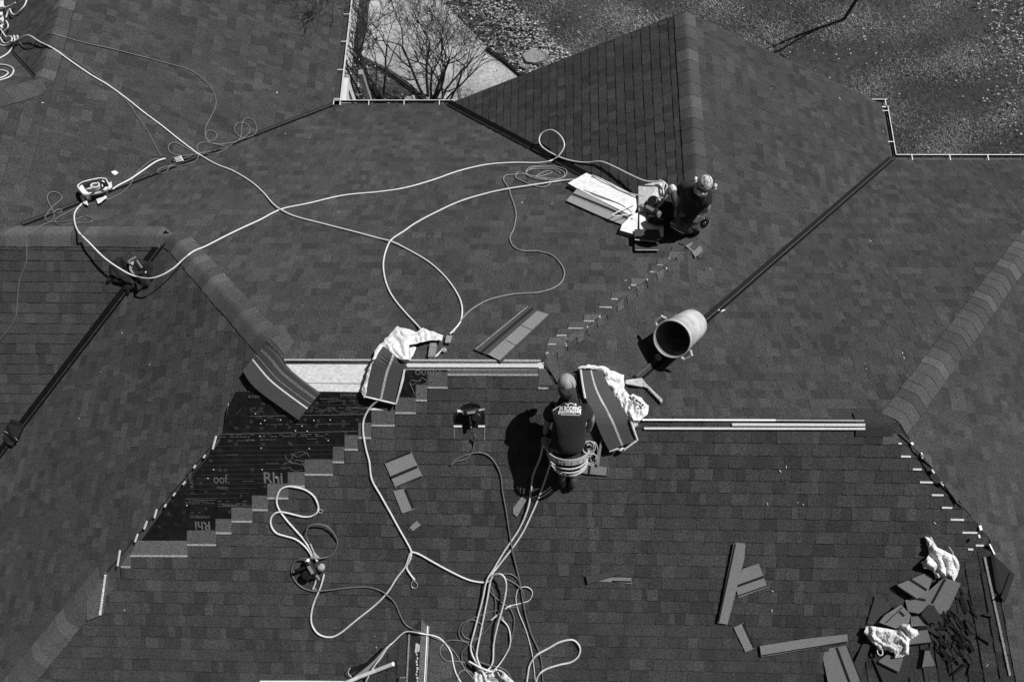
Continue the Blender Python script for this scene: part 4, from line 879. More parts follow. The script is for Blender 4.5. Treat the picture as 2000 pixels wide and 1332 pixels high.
# ------------------------------------------------------------------ crumpled cloth, paper and bags
def crumple(name, px, m, h, lift, label=None, cat=None, parent=None, step=3.0, freq=.075, seed=0, ragged=1.2, fold=1.0, base=.004):
    rr = random.Random(seed); q = []
    for i in range(len(px)):
        a, b = px[i - 1], px[i]; n = max(1, int(math.hypot(b[0] - a[0], b[1] - a[1]) / 6))
        for j in range(n): t = j / n; q.append((a[0] + (b[0] - a[0]) * t + rr.uniform(-1, 1) * ragged, a[1] + (b[1] - a[1]) * t + rr.uniform(-1, 1) * ragged))
    v2, f2, edge = plump(q, None, step, None, 0)
    V = []
    for v in v2:
        ed = min(1, edge(v) / 7); wx = v.x + 9 * mnoise.noise(Vector((v.x * .05, v.y * .05, seed + 5))); wy = v.y + 9 * mnoise.noise(Vector((v.y * .05, v.x * .05, seed + 8))); an = seed * 1.3; nz = fold * .5 * abs(math.sin((wx * math.cos(an) + wy * math.sin(an)) * freq * 2.6 + 3 * mnoise.noise(Vector((v.x * .035, v.y * .035, seed))))) + .25 * abs(math.sin((wy * math.cos(an) - wx * math.sin(an)) * freq * 1.7)) + .5 * mnoise.noise(Vector((v.x * .05, v.y * .05, seed + 3))) + .28 * abs(mnoise.noise(Vector((wx * .19, wy * .19, seed + 6))))
        V.append(sp(v.x, v.y, lift + base + h * max(.04, .12 + nz) * (ed ** .7 if lift < .03 else .25 + .75 * ed)))
    # closed underside so that the thing has body
    m0 = len(V); V += [sp(v.x, v.y, max(.004, lift - .004)) for v in v2]
    eds = {}
    for f in f2:
        for i in range(len(f)): e_ = (f[i], f[(i + 1) % len(f)]); eds[e_] = eds.get(e_, 0) + 1
    F = [list(f) for f in f2] + [[m0 + i for i in f[::-1]] for f in f2] + [[b, a, m0 + a, m0 + b] for (a, b) in eds if (b, a) not in eds]
    o = mk(name, V, F, M[m], parent, smooth=(m == 'jack'))
    if parent is None: tag(o, label, cat)
    return o
crumple('white_wrapping', [(776, 637), (813, 648), (826, 641), (865, 654), (863, 665), (838, 664), (800, 674), (797, 690), (799, 704), (789, 708), (748, 677), (735, 697), (727, 715), (719, 748), (714, 774), (707, 762), (712, 744), (722, 715), (733, 685), (748, 667)], 'clothw', .045, .075, 'torn white plastic wrapping bunched over the upper end of the small stack', 'wrapping', seed=2, fold=.8)
mb = MB()
for s in ('714,775,.07 773,789,.07', '773,789,.07 780,765,.09 790,722,.09', '707,764,.05 713,777,.06'): mb.tube(path3(s, .004, 3), .011, 5)
tag(mb.build('wrapping_edge', M['clothw']), 'torn white wrapping edge round the lower end of the small stack', 'wrapping')
crumple('white_wrapping', [(1131, 720), (1149, 712), (1180, 716), (1194, 723), (1219, 732), (1219, 759), (1230, 772), (1252, 783), (1266, 793), (1266, 808), (1246, 826), (1246, 830), (1237, 838), (1230, 820), (1212, 790), (1187, 750), (1176, 723), (1150, 719)], 'clothw', .07, .05, 'torn white plastic wrapping spread beside the long stack at the right ridge', 'wrapping', seed=5, fold=.9)
tw_ = thing('wrapping_edge', 'white wrapping edge round the lower end of the long stack', 'wrapping', sp(1216, 878, 0))
for s in ('1244,860,.08 1219,878,.07', '1232,822,.09 1238,840,.09 1245,860,.08', '1134,722,.09 1137,745,.09 1141,768,.09 1143,778,.09', '1190,881,.05 1208,876,.06', '1130,719,.08 1136,716,.1 1150,718,.1'): mb = MB(); mb.tube(path3(s, .004, 3), .011, 5); mb.build('strip', M['clothw'], tw_)
mb = MB(); mb.ell(sp(1216, 878, .06), .035, .02, .02, bump=.6); mb.build('knot', M['clothw'], tw_)
crumple('white_rag', [(1808, 1048), (1820, 1049), (1830, 1070), (1852, 1078), (1864, 1085), (1873, 1097), (1874, 1111), (1864, 1136), (1856, 1131), (1844, 1127), (1828, 1129), (1819, 1113), (1803, 1109), (1801, 1097), (1815, 1083)], 'clothw', .075, .03, 'crumpled white rag at the top of the offcut heap', 'rag', seed=7, freq=.07)
rope('string_line', '1853,1067,.03 1859,1076,.03 1863,1082,.03 1858,1083,.03', .004, 'rope', 'white thread curling off the upper white rag', 'string')
crumple('white_rag', [(1693, 1223), (1709, 1223), (1738, 1229), (1754, 1229), (1758, 1218), (1776, 1219), (1779, 1225), (1793, 1229), (1793, 1240), (1775, 1252), (1776, 1278), (1748, 1286), (1747, 1274), (1726, 1268), (1716, 1270), (1712, 1262), (1697, 1248), (1687, 1236)], 'clothw', .07, .05, 'crumpled white rag lying across the middle of the offcut heap', 'rag', seed=9, freq=.07)
rope('string_line', '1716,1262,.04 1713,1271,.04 1717,1279,.04 1724,1278,.04 1723,1268,.04', .007, 'clothw', 'white twisted end of the lower rag hanging below it', 'string')
crumple('white_bag', [(924, 1313), (935, 1307), (950, 1311), (968, 1304), (984, 1312), (1000, 1326), (1010, 1340), (920, 1340)], 'clothw', .08, .02, 'crumpled white bag under the ropes at the bottom edge', 'bag', seed=12)
crumple('white_bag', [(-14, 2), (6, 0), (9, 14), (5, 24), (8, 40), (4, 56), (-14, 60)], 'clothw', .12, .03, 'crumpled white bag at the top left edge', 'bag', seed=13)
for i, (x, y, l) in enumerate([(224, 338, 'white paper scrap above the tool bag'), (1407, 606, 'white paper scrap beside the valley right of the trash can'), (296, 341, 'pale scrap lying in the valley left of the manifold')]):
    q = [(x - 7, y - 2), (x + 1, y - 4.5), (x + 7, y), (x + 2, y + 4), (x - 4, y + 2)] if i == 0 else [(x - 12, y - 3), (x + 3, y - 3), (x + 12, y), (x + 3, y + 3), (x - 8, y + 2)] if i == 1 else [(x - 6, y - 2), (x + 5, y - 3), (x + 7, y + 1), (x - 4, y + 3)]
    crumple('paper_scrap', q, 'clothw', .012, .012, l, 'paper', step=3, seed=i)
rr = random.Random(5); sm = M['clothw']
LIT = ((83, 201), (541, 181), (557, 261), (604, 270), (1506, 173), (1545, 183), (1640, 192), (1725, 257), (1690, 709), (1692, 720), (1763, 689), (1766, 699), (1524, 920), (1536, 912), (1558, 981), (1569, 985), (1499, 984), (1826, 1021), (1509, 1154), (1508, 1192), (1928, 1299), (243, 1191), (732, 1242), (735, 1264), (238, 650), (292, 712), (154, 817), (196, 726), (662, 414), (1019, 396), (1078, 398), (838, 462), (1222, 548), (1229, 562), (1387, 525), (1020, 395), (1700, 470))
V, F = [], []
for x, y in LIT:
    c = sp(x, y, .02); n = hit(x, y)[1]; a = rr.uniform(0, 3); u = n.cross(Vector((math.cos(a), math.sin(a), 0))).normalized(); v = n.cross(u); s1, s2 = rr.uniform(.004, .018), rr.uniform(.003, .006); b0 = len(V)
    V += [c + u * s1 + v * s2, c - u * s1 + v * s2 * .5, c - u * s1 - v * s2, c + u * s1 * .6 - v * s2]; F.append([b0, b0 + 1, b0 + 2, b0 + 3])
V2, F2 = V + [v - Vector((0, 0, .006)) for v in V], F + [[i + len(V) for i in f[::-1]] for f in F]
tag(mk('chips', V2, F2, sm), kind='stuff')
# ------------------------------------------------------------------ people
def skinned(chains, name='b', sub=2):
    """chains of (key, pos, radius); a chain may start at a key that exists. Returns verts, faces of one smooth surface"""
    bm = bmesh.new(); lay = bm.verts.layers.skin.verify(); K = {}
    first = True
    for ch in chains:
        prev = None
        for key, p, r in ch:
            if key in K and p is None: v = K[key]
            else:
                v = bm.verts.new(p); v[lay].radius = (r, r) if not isinstance(r, tuple) else r; v[lay].use_root = first; first = False; K[key] = v
            if prev is not None and prev is not v: bm.edges.new((prev, v))
            prev = v
    me = bpy.data.meshes.new(name); bm.to_mesh(me); bm.free(); o = bpy.data.objects.new(name, me); link(o)
    s = o.modifiers.new('s', 'SKIN'); s.use_smooth_shade = True; s.branch_smoothing = .6
    b = o.modifiers.new('u', 'SUBSURF'); b.levels = sub; b.render_levels = sub
    bpy.context.view_layer.update(); m2 = bpy.data.meshes.new_from_object(o.evaluated_get(bpy.context.evaluated_depsgraph_get()))
    V = [v.co.copy() for v in m2.vertices]; F = [list(p.vertices) for p in m2.polygons]; bpy.data.objects.remove(o); bpy.data.meshes.remove(m2); bpy.data.meshes.remove(me)
    return V, F
M['skin'] = mat('skin', .30, .55, 40, .08, .1); M['hair'] = mat('hair', .04, .7, 200, .5, .6, 200); M['shirt'] = mat('black_tshirt', .014, .9, 30, .15, .5, 14, dist=.02, drough=1.0); M['jeans'] = mat('work_trousers', .085, .9, 25, .35, .4, 18)
M['jeansd'] = mat('dark_trousers', .025, .9, 25, .35, .4, 18); M['boot'] = mat('work_boot', .05, .7, 30, .3); M['bootl'] = mat('pale_boot', .6, .8, 30, .3); M['web'] = mat('harness_webbing', .42, .8, 60, .25, .3); M['webd'] = mat('tool_belt_leather', .035, .6, 30, .3, .3)
M['jack'] = mat('black_cloth', .012, .9, 20, .3); M['glove'] = mat('glove', .5, .8, 30, .2)
def hand(mb, wrist, tip, pn, side, L=.185, curl=.5, mi=0):
    """palm with four bent fingers and a thumb; tip = direction of the fingers, pn = palm normal (towards what it holds)"""
    t = (Vector(tip) - Vector(wrist)).normalized(); pn = (Vector(pn) - t * Vector(pn).dot(t)).normalized(); s = t.cross(pn) * side; w = Vector(wrist)
    mb.ell(w + t * .05, .052, .042, .017, t, s if t.cross(s).dot(pn) > -9 else s, mi, 10, 6)
    for i, (o, l) in enumerate(((-.030, .075), (-.010, .083), (.011, .079), (.030, .062))):
        b = w + t * .085 + s * o; c1 = curl * .5; p = [b - t * .02, b]; d = t
        for k in range(3):
            a = c1 + k * curl * .55; d = (t * math.cos(a) + pn * math.sin(a)); p.append(p[-1] + d * l * (.42, .32, .26)[k])
        mb.tube(p, [.0095, .0098, .009, .0082, .006], 7, mi)
    b = w + t * .03 - s * .035; d1 = (t * .6 - s * .8 + pn * .2).normalized(); d2 = (t * .9 - s * .2 + pn * .5).normalized()
    mb.tube([b, b + d1 * .035, b + d1 * .035 + d2 * .03, b + d1 * .035 + d2 * .055], [.012, .0115, .010, .007], 7, mi)
def head(mb, c, f, u, r=.1, mi=0):
    """c centre, f facing direction, u up direction of the head"""
    f, u = f.normalized(), u.normalized(); s = f.cross(u).normalized(); f = u.cross(s); nu, nv = 20, 14; V = []
    for i in range(nv + 1):
        ph = math.pi * i / nv
        for j in range(nu):
            th = 2 * math.pi * j / nu; x, y, z = math.sin(ph) * math.cos(th), math.sin(ph) * math.sin(th), math.cos(ph)
            w = .078 * (1 - .22 * max(0, -z) ** 1.5); dd = .098 if y < 0 else .092; yy = y * dd * (1 - .12 * max(0, -z)); zz = z * .118
            if y > .75 and -.2 < z < .12: yy += .004 * (1 - abs(x) * 3) if abs(x) < .33 else -.006
            V.append(c + s * (x * w) + f * yy + u * zz)
    F = [[i * nu + j, (i + 1) * nu + j, (i + 1) * nu + (j + 1) % nu, i * nu + (j + 1) % nu] for i in range(nv) for j in range(nu)]
    mb.add(V, F, mi)
    mb.tube([c + f * .088 + u * .012, c + f * .105 - u * .012, c + f * .113 - u * .028, c + f * .094 - u * .038], [.008, .011, .015, .010], 8, mi)
    for k in (-1, 1):
        mb.ell(c + s * k * .079 - u * .005 - f * .008, .007, .017, .03, s, f, mi, 10, 6); mb.ell(c + s * k * .03 + f * .079 + u * .008, .013, .008, .008, s, f, mi, 8, 5)
    mb.ell(c + f * .086 - u * .060, .026, .010, .007, s, f, mi, 10, 5)
# ---- the front worker, kneeling with his back to the camera
def P(x, y, l): return sp(x, y, l)
w1 = thing('person', 'kneeling roofer with grey cap, white lettering on his black shirt back and harness belt', 'person', sp(1108, 885, 0))
Pv, Lb, Ch, Nk = P(1110, 884, .30), P(1110, 862, .36), P(1112, 818, .40), P(1109, 778, .43)
ShL, ShR = P(1083, 795, .39), P(1143, 799, .39); ElL, HaL = P(1070, 822, .20), P(1063, 852, .09); ElR, HaR = P(1155, 820, .24), P(1148, 846, .10)
HpL, HpR, KnL, KnR, FtL, FtR = P(1096, 888, .28), P(1124, 888, .28), P(1091, 862, .10), P(1129, 864, .10), P(1098, 930, .08), P(1120, 934, .09)
Hd = P(1107, 751, .47)
V, F = skinned([[('pv', Pv, .135), ('lb', Lb, .125), ('ch', Ch, .15), ('nk', Nk, .07), ('nk2', Nk.lerp(Hd, .5), .055)],
    [('ch', None, 0), ('sl', ShL, .075), ('el', ElL, .045), ('wl', HaL.lerp(ElL, .12), .027)], [('ch', None, 0), ('sr', ShR, .075), ('er', ElR, .045), ('wr', HaR.lerp(ElR, .12), .027)],
    [('pv', None, 0), ('hl', HpL, .10), ('kl', KnL, .065), ('al', FtL, .045)], [('pv', None, 0), ('hr', HpR, .10), ('kr', KnR, .065), ('ar', FtR, .045)]])
mb = MB(); mb.add(V, F); fdir = (Nk - Ch).normalized(); hn = nrm('F1')
head(mb, Hd, (fdir * .75 - hn * .65), (fdir * .7 + hn * .75)); hand(mb, HaL, HaL - fdir, -hn, -1); hand(mb, HaR, HaR + fdir - hn * .5, Vector((-1, 0, 0)), -1, curl=1.0)
mb.build('body', M['skin'], w1, smooth=True)
# shirt: one lofted shell with two sleeves
V, F = skinned([[('w', Pv.lerp(Lb, .15), .225), ('l', Lb.lerp(Ch, .2), .225), ('c', Ch, .22), ('u', Ch.lerp(Nk, .6), .17), ('n', Nk, .09), ('n3', Nk.lerp(Hd, .3), .072)],
    [('c', None, 0), ('s', ShL, .115), ('e', ShL.lerp(ElL, .8), .088)], [('c', None, 0), ('s2', ShR, .115), ('e2', ShR.lerp(ElR, .8), .088)]])
shirt1 = mk('tshirt', V, F, M['shirt'], w1, smooth=True)
V, F = skinned([[('w', Lb.lerp(Pv, .7), .19), ('p', Pv, .195), ('l', HpL, .118), ('k', KnL, .082), ('a', FtL.lerp(KnL, .1), .06)], [('p', None, 0), ('r', HpR, .118), ('k2', KnR, .082), ('a2', FtR.lerp(KnR, .1), .06)]])
mk('trousers', V, F, M['jeansd'], w1, smooth=True)
for c, q in ((FtL, KnL), (FtR, KnR)):
    mb = MB(); d = (c - q).normalized(); s = d.cross(hn).normalized(); mb.ell(c + d * .02 - hn * .01, .10, .048, .05, d, s, 0, 12, 8); mb.ell(c + d * .03 - hn * .035, .125, .05, .022, d, s, 0, 12, 6); mb.build('boot', M['boot'], w1, smooth=True)
mb = MB(); cu_ = (fdir * .95 + hn * .38).normalized(); s = fdir.cross(cu_).normalized(); cf = cu_.cross(s)
nu, nv = 24, 9; Vc = []
for i in range(nv + 1):
    ph = math.pi * .50 * i / nv
    for j in range(nu): th = 2 * math.pi * j / nu; Vc.append(Hd + cu_ * .004 + s * (math.sin(ph) * math.cos(th) * .094) + cf * (math.sin(ph) * math.sin(th) * .108) + cu_ * (math.cos(ph) * .115))
Fc = [[i * nu + j, (i + 1) * nu + j, (i + 1) * nu + (j + 1) % nu, i * nu + (j + 1) % nu] for i in range(nv) for j in range(nu) if not (i > 3 and 15 < j < 21)]
mb.add(Vc, Fc); mb.ell(Hd + cf * .115 - cu_ * .06, .07, .05, .008, s, (cf - cu_ * .5).normalized(), 0, 12, 4); mb.tube([Hd - cf * .1 + s * x - cu_ * .045 + cf * (abs(x) * .3) for x in (-.06, -.03, 0, .03, .06)], .008, 5); mb.ell(Hd + cu_ * .12, .008, .008, .006, s, cf)
mb.build('cap', mat('grey_cap', .30, .85, 60, .2, .3), w1, smooth=True)
mb = MB(); mb.ell(Hd - cf * .028 - cu_ * .035, .090, .100, .092, s, cf, 0, 18, 10, bump=.25); mb.build('hair', M['hair'], w1, smooth=True)
# harness belt round the waist and the loops below it
def belt(mb, c, ax, xd, rx, ry, h, th=.008, n=36, mi=0, drop=0):
    yd = ax.cross(xd).normalized(); xd = yd.cross(ax); V = []
    for j in range(n):
        a = 2 * math.pi * j / n; q = xd * math.cos(a) * rx + yd * math.sin(a) * ry; o = q.normalized() * th; dz = ax * (drop * math.sin(a))
        V += [c + q + ax * h / 2 + dz, c + q + o + ax * h / 2 + dz, c + q + o - ax * h / 2 + dz, c + q - ax * h / 2 + dz]
    mb.add(V, [[4 * j + k, 4 * ((j + 1) % n) + k, 4 * ((j + 1) % n) + (k + 1) % 4, 4 * j + (k + 1) % 4] for j in range(n) for k in range(4)], mi)
ax = (Lb - Pv).normalized(); xd = Vector((1, 0, 0))
mb = MB(); bc0 = P(1110, 878, .30)
belt(mb, bc0, ax, xd, .218, .195, .075, .012); 
for j in range(22): a = math.pi * 2 * j / 22; q = xd * math.cos(a) * .232 + ax.cross(xd).normalized() * math.sin(a) * .209; mb.box(bc0 + q, .006, .006, .03, xd, ax.cross(xd).normalized())
mb.build('harness_belt', M['web'], w1)
mb = MB()
belt(mb, P(1110, 889, .29), (ax + hn * .2).normalized(), xd, .205, .18, .018, .01); belt(mb, P(1111, 895, .27), (ax + hn * .3).normalized(), xd, .20, .18, .016, .01); belt(mb, P(1112, 901, .25), (ax + hn * .35).normalized(), xd, .185, .17, .022, .01)
mb.build('leg_strap', mat('pale_strap', .6, .8, 60, .2), w1)
def pouch(name, c, top, r, hgt, m, parent, loops=2):
    mb = MB(); ax = top.normalized(); prof = [(-hgt, r * .7), (-hgt * .6, r * .9), (0, r), (.004, r * .93), (-hgt * .8, r * .6)]; mb.lathe(c, ax, prof, 18); X = ax.orthogonal().normalized(); Y = ax.cross(X)
    for i in range(loops): mb.tube([c + ax * (.01 + .03 * i) + X * math.cos(a) * r * (1.15 + .15 * i) + Y * math.sin(a) * r * (1.15 + .1 * i) for a in [j * .35 for j in range(19)]], .005, 5, 1)
    for i in range(5): a = i * 1.3; q = c + X * math.cos(a) * r * .5 + Y * math.sin(a) * r * .5; mb.tube([q - ax * hgt * .5, q + ax * (.02 + .012 * (i % 3))], .007, 6, i % 2)
    return mb.build(name, [m, M['web']], parent)
pouch('tool_pouch', P(1148, 872, .36), hn + Vector((.3, 0, 0)), .055, .12, M['webd'], w1); pouch('tool_pouch', P(1154, 894, .28), hn + Vector((.2, -.2, 0)), .05, .12, M['webd'], w1)
mb = MB()
for s_ in ('1150,868,.3 1160,862,.32 1167,874,.26 1166,890,.2 1158,899,.2 1148,894,.24', '1146,866,.36 1156,870,.34 1160,884,.26 1152,892,.26'): mb.tube(path3(s_, .004, 3), .007, 6)
mb.build('coiled_cord', M['web'], w1, smooth=True)
mb = MB(); mb.box(P(1083, 886, .26), .04, .03, .09, xd, ax); mb.tube(path3('1066,878,.2 1074,876,.3 1084,880,.34 1092,884,.36', .004, 3), .010, 6); mb.tube(path3('1078,886,.24 1082,900,.12 1086,910,.06', .004, 3), .009, 6); mb.build('rope_grab', M['web'], w1)
# back print, laid on the shirt
def onsurf(bvh, px, py, lift=.002):
    d = ray(px, py); loc, n, i, q = bvh.ray_cast(CAMP, d); return (loc - d * lift) if loc else None
def bvh_of(o): return BVHTree.FromPolygons([o.matrix_world @ v.co if False else v.co + Vector(o.parent.location) for v in o.data.vertices], [list(p.vertices) for p in o.data.polygons])
sb = bvh_of(shirt1)
def decal(polys_px, name, m, parent, bvh, lift=.003):
    V, F = [], []
    for q in polys_px:
        pts = [onsurf(bvh, x, y, lift) for x, y in q]
        if any(p is None for p in pts): continue
        b0 = len(V); V += pts; F.append(list(range(b0, b0 + len(pts))))
    return mk(name, V, F, m, parent)
def textpx(txt, x0, y0, x1, h, slope=0.0, bold=.02, sq=1.0):
    """lettering as small px polygons, x0..x1 wide, baseline y0"""
    cu = bpy.data.curves.new('t', 'FONT'); cu.body = txt; cu.size = 1.0; cu.offset = bold; ob = bpy.data.objects.new('t', cu); link(ob); bpy.context.view_layer.update()
    me = bpy.data.meshes.new_from_object(ob.evaluated_get(bpy.context.evaluated_depsgraph_get())); bpy.data.objects.remove(ob)
    xs = [v.co.x for v in me.vertices]; w = max(xs) - min(xs); mn = min(xs); out = []
    for p in me.polygons: out.append([(x0 + (me.vertices[i].co.x - mn) / w * (x1 - x0), y0 + slope * (me.vertices[i].co.x - mn) / w * (x1 - x0) - me.vertices[i].co.y / .7 * h) for i in p.vertices])
    bpy.data.meshes.remove(me); return out
M['ink'] = mat('white_print', .75, .7)
def qd(a, b, w):
    (x0, y0), (x1, y1) = a, b; L = math.hypot(x1 - x0, y1 - y0); nx, ny = -(y1 - y0) / L * w / 2, (x1 - x0) / L * w / 2; return [(x0 - nx, y0 - ny), (x1 - nx, y1 - ny), (x1 + nx, y1 + ny), (x0 + nx, y0 + ny)]
decal([qd((1080, 801.5), (1102, 786), 1.5), qd((1101.5, 786), (1111, 792), 1.5), qd((1108, 790.5), (1114, 787), 1.3), qd((1114, 787), (1126, 791), 1.4), qd((1084, 792), (1086, 796), 2), qd((1124, 788), (1125, 792), 2)], 'roofline_print', M['ink'], w1, sb)
decal(textpx('JN ROOFING', 1091.5, 801.5, 1135, 8.6, .02, .035), 'lettering', M['ink'], w1, sb, .006)
decal([qd((x, 806), (x + 4.1, 806), 6.2) for x in np.arange(1090.5, 1134, 4)], 'print_block', M['ink'], w1, sb, .005)
decal(textpx('& CONTRACTING', 1093, 808.3, 1133, 4.2, .03, .02), 'lettering', M['shirt'], w1, sb, .010)
decal([qd((x, 810.2 + (x - 1096) * .02), (x + 1.6, 810.2 + (x - 1096) * .02), 1.1) for x in np.arange(1096, 1132, 2.2)], 'print_line', M['ink'], w1, sb)
# ---- the rear worker, kneeling on the ridge facing the camera
w2 = thing('person', 'roofer in patterned cap and pale face mask kneeling on the ridge beside pale bundles', 'person', sp(1350, 460, 0))
n2 = Vector((0, 0, 1)); Pv, Lb, Ch, Nk = P(1347, 420, .30), P(1350, 408, .42), P(1356, 388, .56), P(1366, 370, .68)
ShL, ShR = P(1382, 384, .58), P(1338, 364, .60); ElL, HaL = P(1380, 411, .44), P(1341, 419, .42); ElR, HaR = P(1326, 388, .44), P(1324, 408, .36)
HpL, HpR, KnL, KnR, FtL, FtR = P(1358, 424, .27), P(1338, 418, .27), P(1328, 441, .34), P(1325, 400, .25), P(1352, 452, .08), P(1315, 372, .16)
Hd = P(1376, 361, .80)
V, F = skinned([[('pv', Pv, .13), ('lb', Lb, .125), ('ch', Ch, .15), ('nk', Nk, .07), ('nk2', Nk.lerp(Hd, .5), .055)],
    [('ch', None, 0), ('sl', ShL, .075), ('el', ElL, .046), ('wl', HaL.lerp(ElL, .15), .028)], [('ch', None, 0), ('sr', ShR, .075), ('er', ElR, .046), ('wr', HaR.lerp(ElR, .15), .028)],
    [('pv', None, 0), ('hl', HpL, .10), ('kl', KnL, .07), ('al', FtL, .045)], [('pv', None, 0), ('hr', HpR, .10), ('kr', KnR, .07), ('ar', FtR, .045)]])
fw_ = (hitz(1300, 560, 0) - hitz(1372, 380, 0)).normalized(); tcam = (CAMP - Hd).normalized()
hf = (fw_ * .75 + tcam * .35).normalized(); hu = (tcam * .72 - fw_ * .5 + Vector((0, 0, .25))).normalized()
mb = MB(); mb.add(V, F); head(mb, Hd, hf, hu); hand(mb, HaL, HaL + (HaL - ElL), -n2 + fw_ * .2, 1, curl=.9); hand(mb, HaR, HaR + (HaR - ElR), -n2, -1, curl=1.0); mb.build('body', M['skin'], w2, smooth=True)
V, F = skinned([[('w', Lb.lerp(Pv, .3), .18), ('l', Lb.lerp(Ch, .3), .195), ('c', Ch, .215), ('u', Ch.lerp(Nk, .6), .17), ('n', Nk, .09)],
    [('c', None, 0), ('s', ShL, .12), ('e', ShL.lerp(ElL, .85), .09)], [('c', None, 0), ('s2', ShR, .12), ('e2', ShR.lerp(ElR, .8), .095)]])
shirt2 = mk('tshirt', V, F, M['shirt'], w2, smooth=True)
V, F = skinned([[('w', Lb.lerp(Pv, .5), .14), ('p', Pv, .15), ('l', HpL, .12), ('k', KnL, .105), ('a', FtL.lerp(KnL, .1), .06)], [('p', None, 0), ('r', HpR, .115), ('k2', KnR, .085), ('a2', FtR.lerp(KnR, .1), .06)]])
mk('trousers', V, F, M['jeans'], w2, smooth=True)
for c, q, m_ in ((FtL, KnL, 'boot'), (FtR, KnR, 'bootl')):
    mb = MB(); d = (c - q).normalized(); s = d.cross(n2).normalized(); mb.ell(c + d * .02, .10, .05, .05, d, s, 0, 12, 8); mb.ell(c + d * .03 - n2 * .03, .125, .052, .022, d, s, 0, 12, 6); mb.build('boot', M[m_], w2, smooth=True)
s = hf.cross(hu).normalized(); cf = hu.cross(s); mb = MB(); Vc = []
for i in range(nv + 1):
    ph = math.pi * .50 * i / nv
    for j in range(nu): th = 2 * math.pi * j / nu; Vc.append(Hd + hu * .012 + s * (math.sin(ph) * math.cos(th) * .092) + cf * (math.sin(ph) * math.sin(th) * .106) + hu * (math.cos(ph) * .12))
mb.add(Vc, [[i * nu + j, (i + 1) * nu + j, (i + 1) * nu + (j + 1) % nu, i * nu + (j + 1) % nu] for i in range(nv) for j in range(nu)])
mb.build('patterned_cap', mat('patterned_cloth', .40, .85, 38, .9, .3), w2, smooth=True)
mb = MB(); belt(mb, Hd + hu * .012, hu, s, .093, .107, .022, .004); mb.ell(Hd + cf * .088 + hu * .004, .072, .022, .02, s, cf, 0, 14, 6); mb.build('sunglasses', M['black'], w2)
mb = MB(); mb.ell(Hd + cf * .068 - hu * .046, .066, .062, .058, s, cf, 0, 16, 10, bump=.25); mb.build('face_mask', mat('pale_mask', .75, .85, 60, .25, .4), w2, smooth=True)
for k in (-1, 1):
    mb = MB()
    for i in range(6): a = i * 1.05; mb.ell(Hd + s * k * .122 + cf * math.cos(a) * .02 + hu * (.02 + math.sin(a) * .026), .022, .018, .022, s, cf, 0, 8, 5, bump=.6, seed=i)
    mb.build('cap_side_flap', mat('flap_cloth', .62, .85, 50, .35), w2, smooth=True)
pouch('tool_pouch', P(1377, 432, .22), n2, .055, .13, M['webd'], w2, 0)
mb = MB(); belt(mb, Pv + Vector((0, 0, .06)), Vector((0, 0, 1)), xd, .17, .16, .05, .01); mb.build('tool_belt', M['webd'], w2)
s2b = bvh_of(shirt2); decal([qd((1357, 397), (1361, 395), 2), qd((1359, 400), (1366, 403), 1.6), qd((1361, 397), (1366, 399), 1.2)], 'chest_print', mat('faint_print', .09, .8), w2, s2b)
# ------------------------------------------------------------------ tools
def frame_at(px, py, ang, lift=0.0):
    """origin on the roof, X along the picture direction ang (degrees, counter-clockwise), Z = roof normal"""
    o = sp(px, py, lift); q = sp(px + math.cos(R(ang)) * 12, py - math.sin(R(ang)) * 12, lift); n = hit(px, py)[1]; X = (q - o); X = (X - n * X.dot(n)).normalized(); return o, X, n.cross(X).normalized(), n
def nailer(px, py, ang, label, lift=.01, s=1.0, body='black', drum=True, group=None):
    o, X, Y, Z = frame_at(px, py, ang, lift); t = thing('nail_gun', label, 'nail gun', sp(px, py, 0), group)
    def at(x, y, z): return o + (X * x + Y * y + Z * z) * s
    mb = MB(); mb.tube([at(-.12, 0, .07), at(-.09, 0, .07), at(.02, 0, .07), at(.06, 0, .07), at(.075, 0, .07)], [.038 * s, .045 * s, .043 * s, .036 * s, .02 * s], 14); mb.lathe(at(-.135, 0, .07), X, [(0, .001), (0, .03 * s), (.02 * s, .036 * s), (.03 * s, .03 * s)], 14, 1); mb.box(at(-.02, 0, .115), .1 * s, .03 * s, .02 * s, X, Y, 1)
    mb.build('housing', [M[body], M['steel']], t, smooth=False)
    mb = MB(); mb.tube([at(-.05, -.02, .07), at(-.055, -.08, .065), at(-.06, -.15, .06), at(-.062, -.19, .06)], [.02 * s, .018 * s, .018 * s, .022 * s], 10); mb.tube([at(-.02, -.03, .07), at(-.005, -.05, .07), at(-.02, -.08, .07)], .005 * s, 6); mb.build('handle', M['black'], t, smooth=True)
    mb = MB(); mb.tube([at(.07, 0, .07), at(.12, 0, .055), at(.15, 0, .05)], [.018 * s, .013 * s, .009 * s], 8); mb.build('nose', M['steel'], t)
    if drum: mb = MB(); mb.lathe(at(.03, -.085, .03), Z, [(0, .001), (0, .055 * s), (.06 * s, .058 * s), (.066 * s, .05 * s), (.066 * s, .001)], 20); mb.box(at(.08, -.03, .055), .05 * s, .06 * s, .03 * s, X, Y); mb.build('magazine', M[body], t)
    mb = MB(); mb.tube([at(-.062, -.19, .06), at(-.063, -.215, .06)], .011 * s, 8); mb.build('air_fitting', M['steel'], t)
    return t
M['saw_grey'] = mat('tool_grey', .35, .5, 30, .3)
nailer(925, 800, 8, 'nail gun resting in the square hole in the front slope', .03, .85, 'black')
nailer(614, 1106, 300, 'nail gun lying at the end of the white rope, lower left', .01, 1.0, 'black', True)
nailer(1275, 415, 150, 'black nail gun lying on the pale board in front of the rear worker', .13, 1.3, 'black')
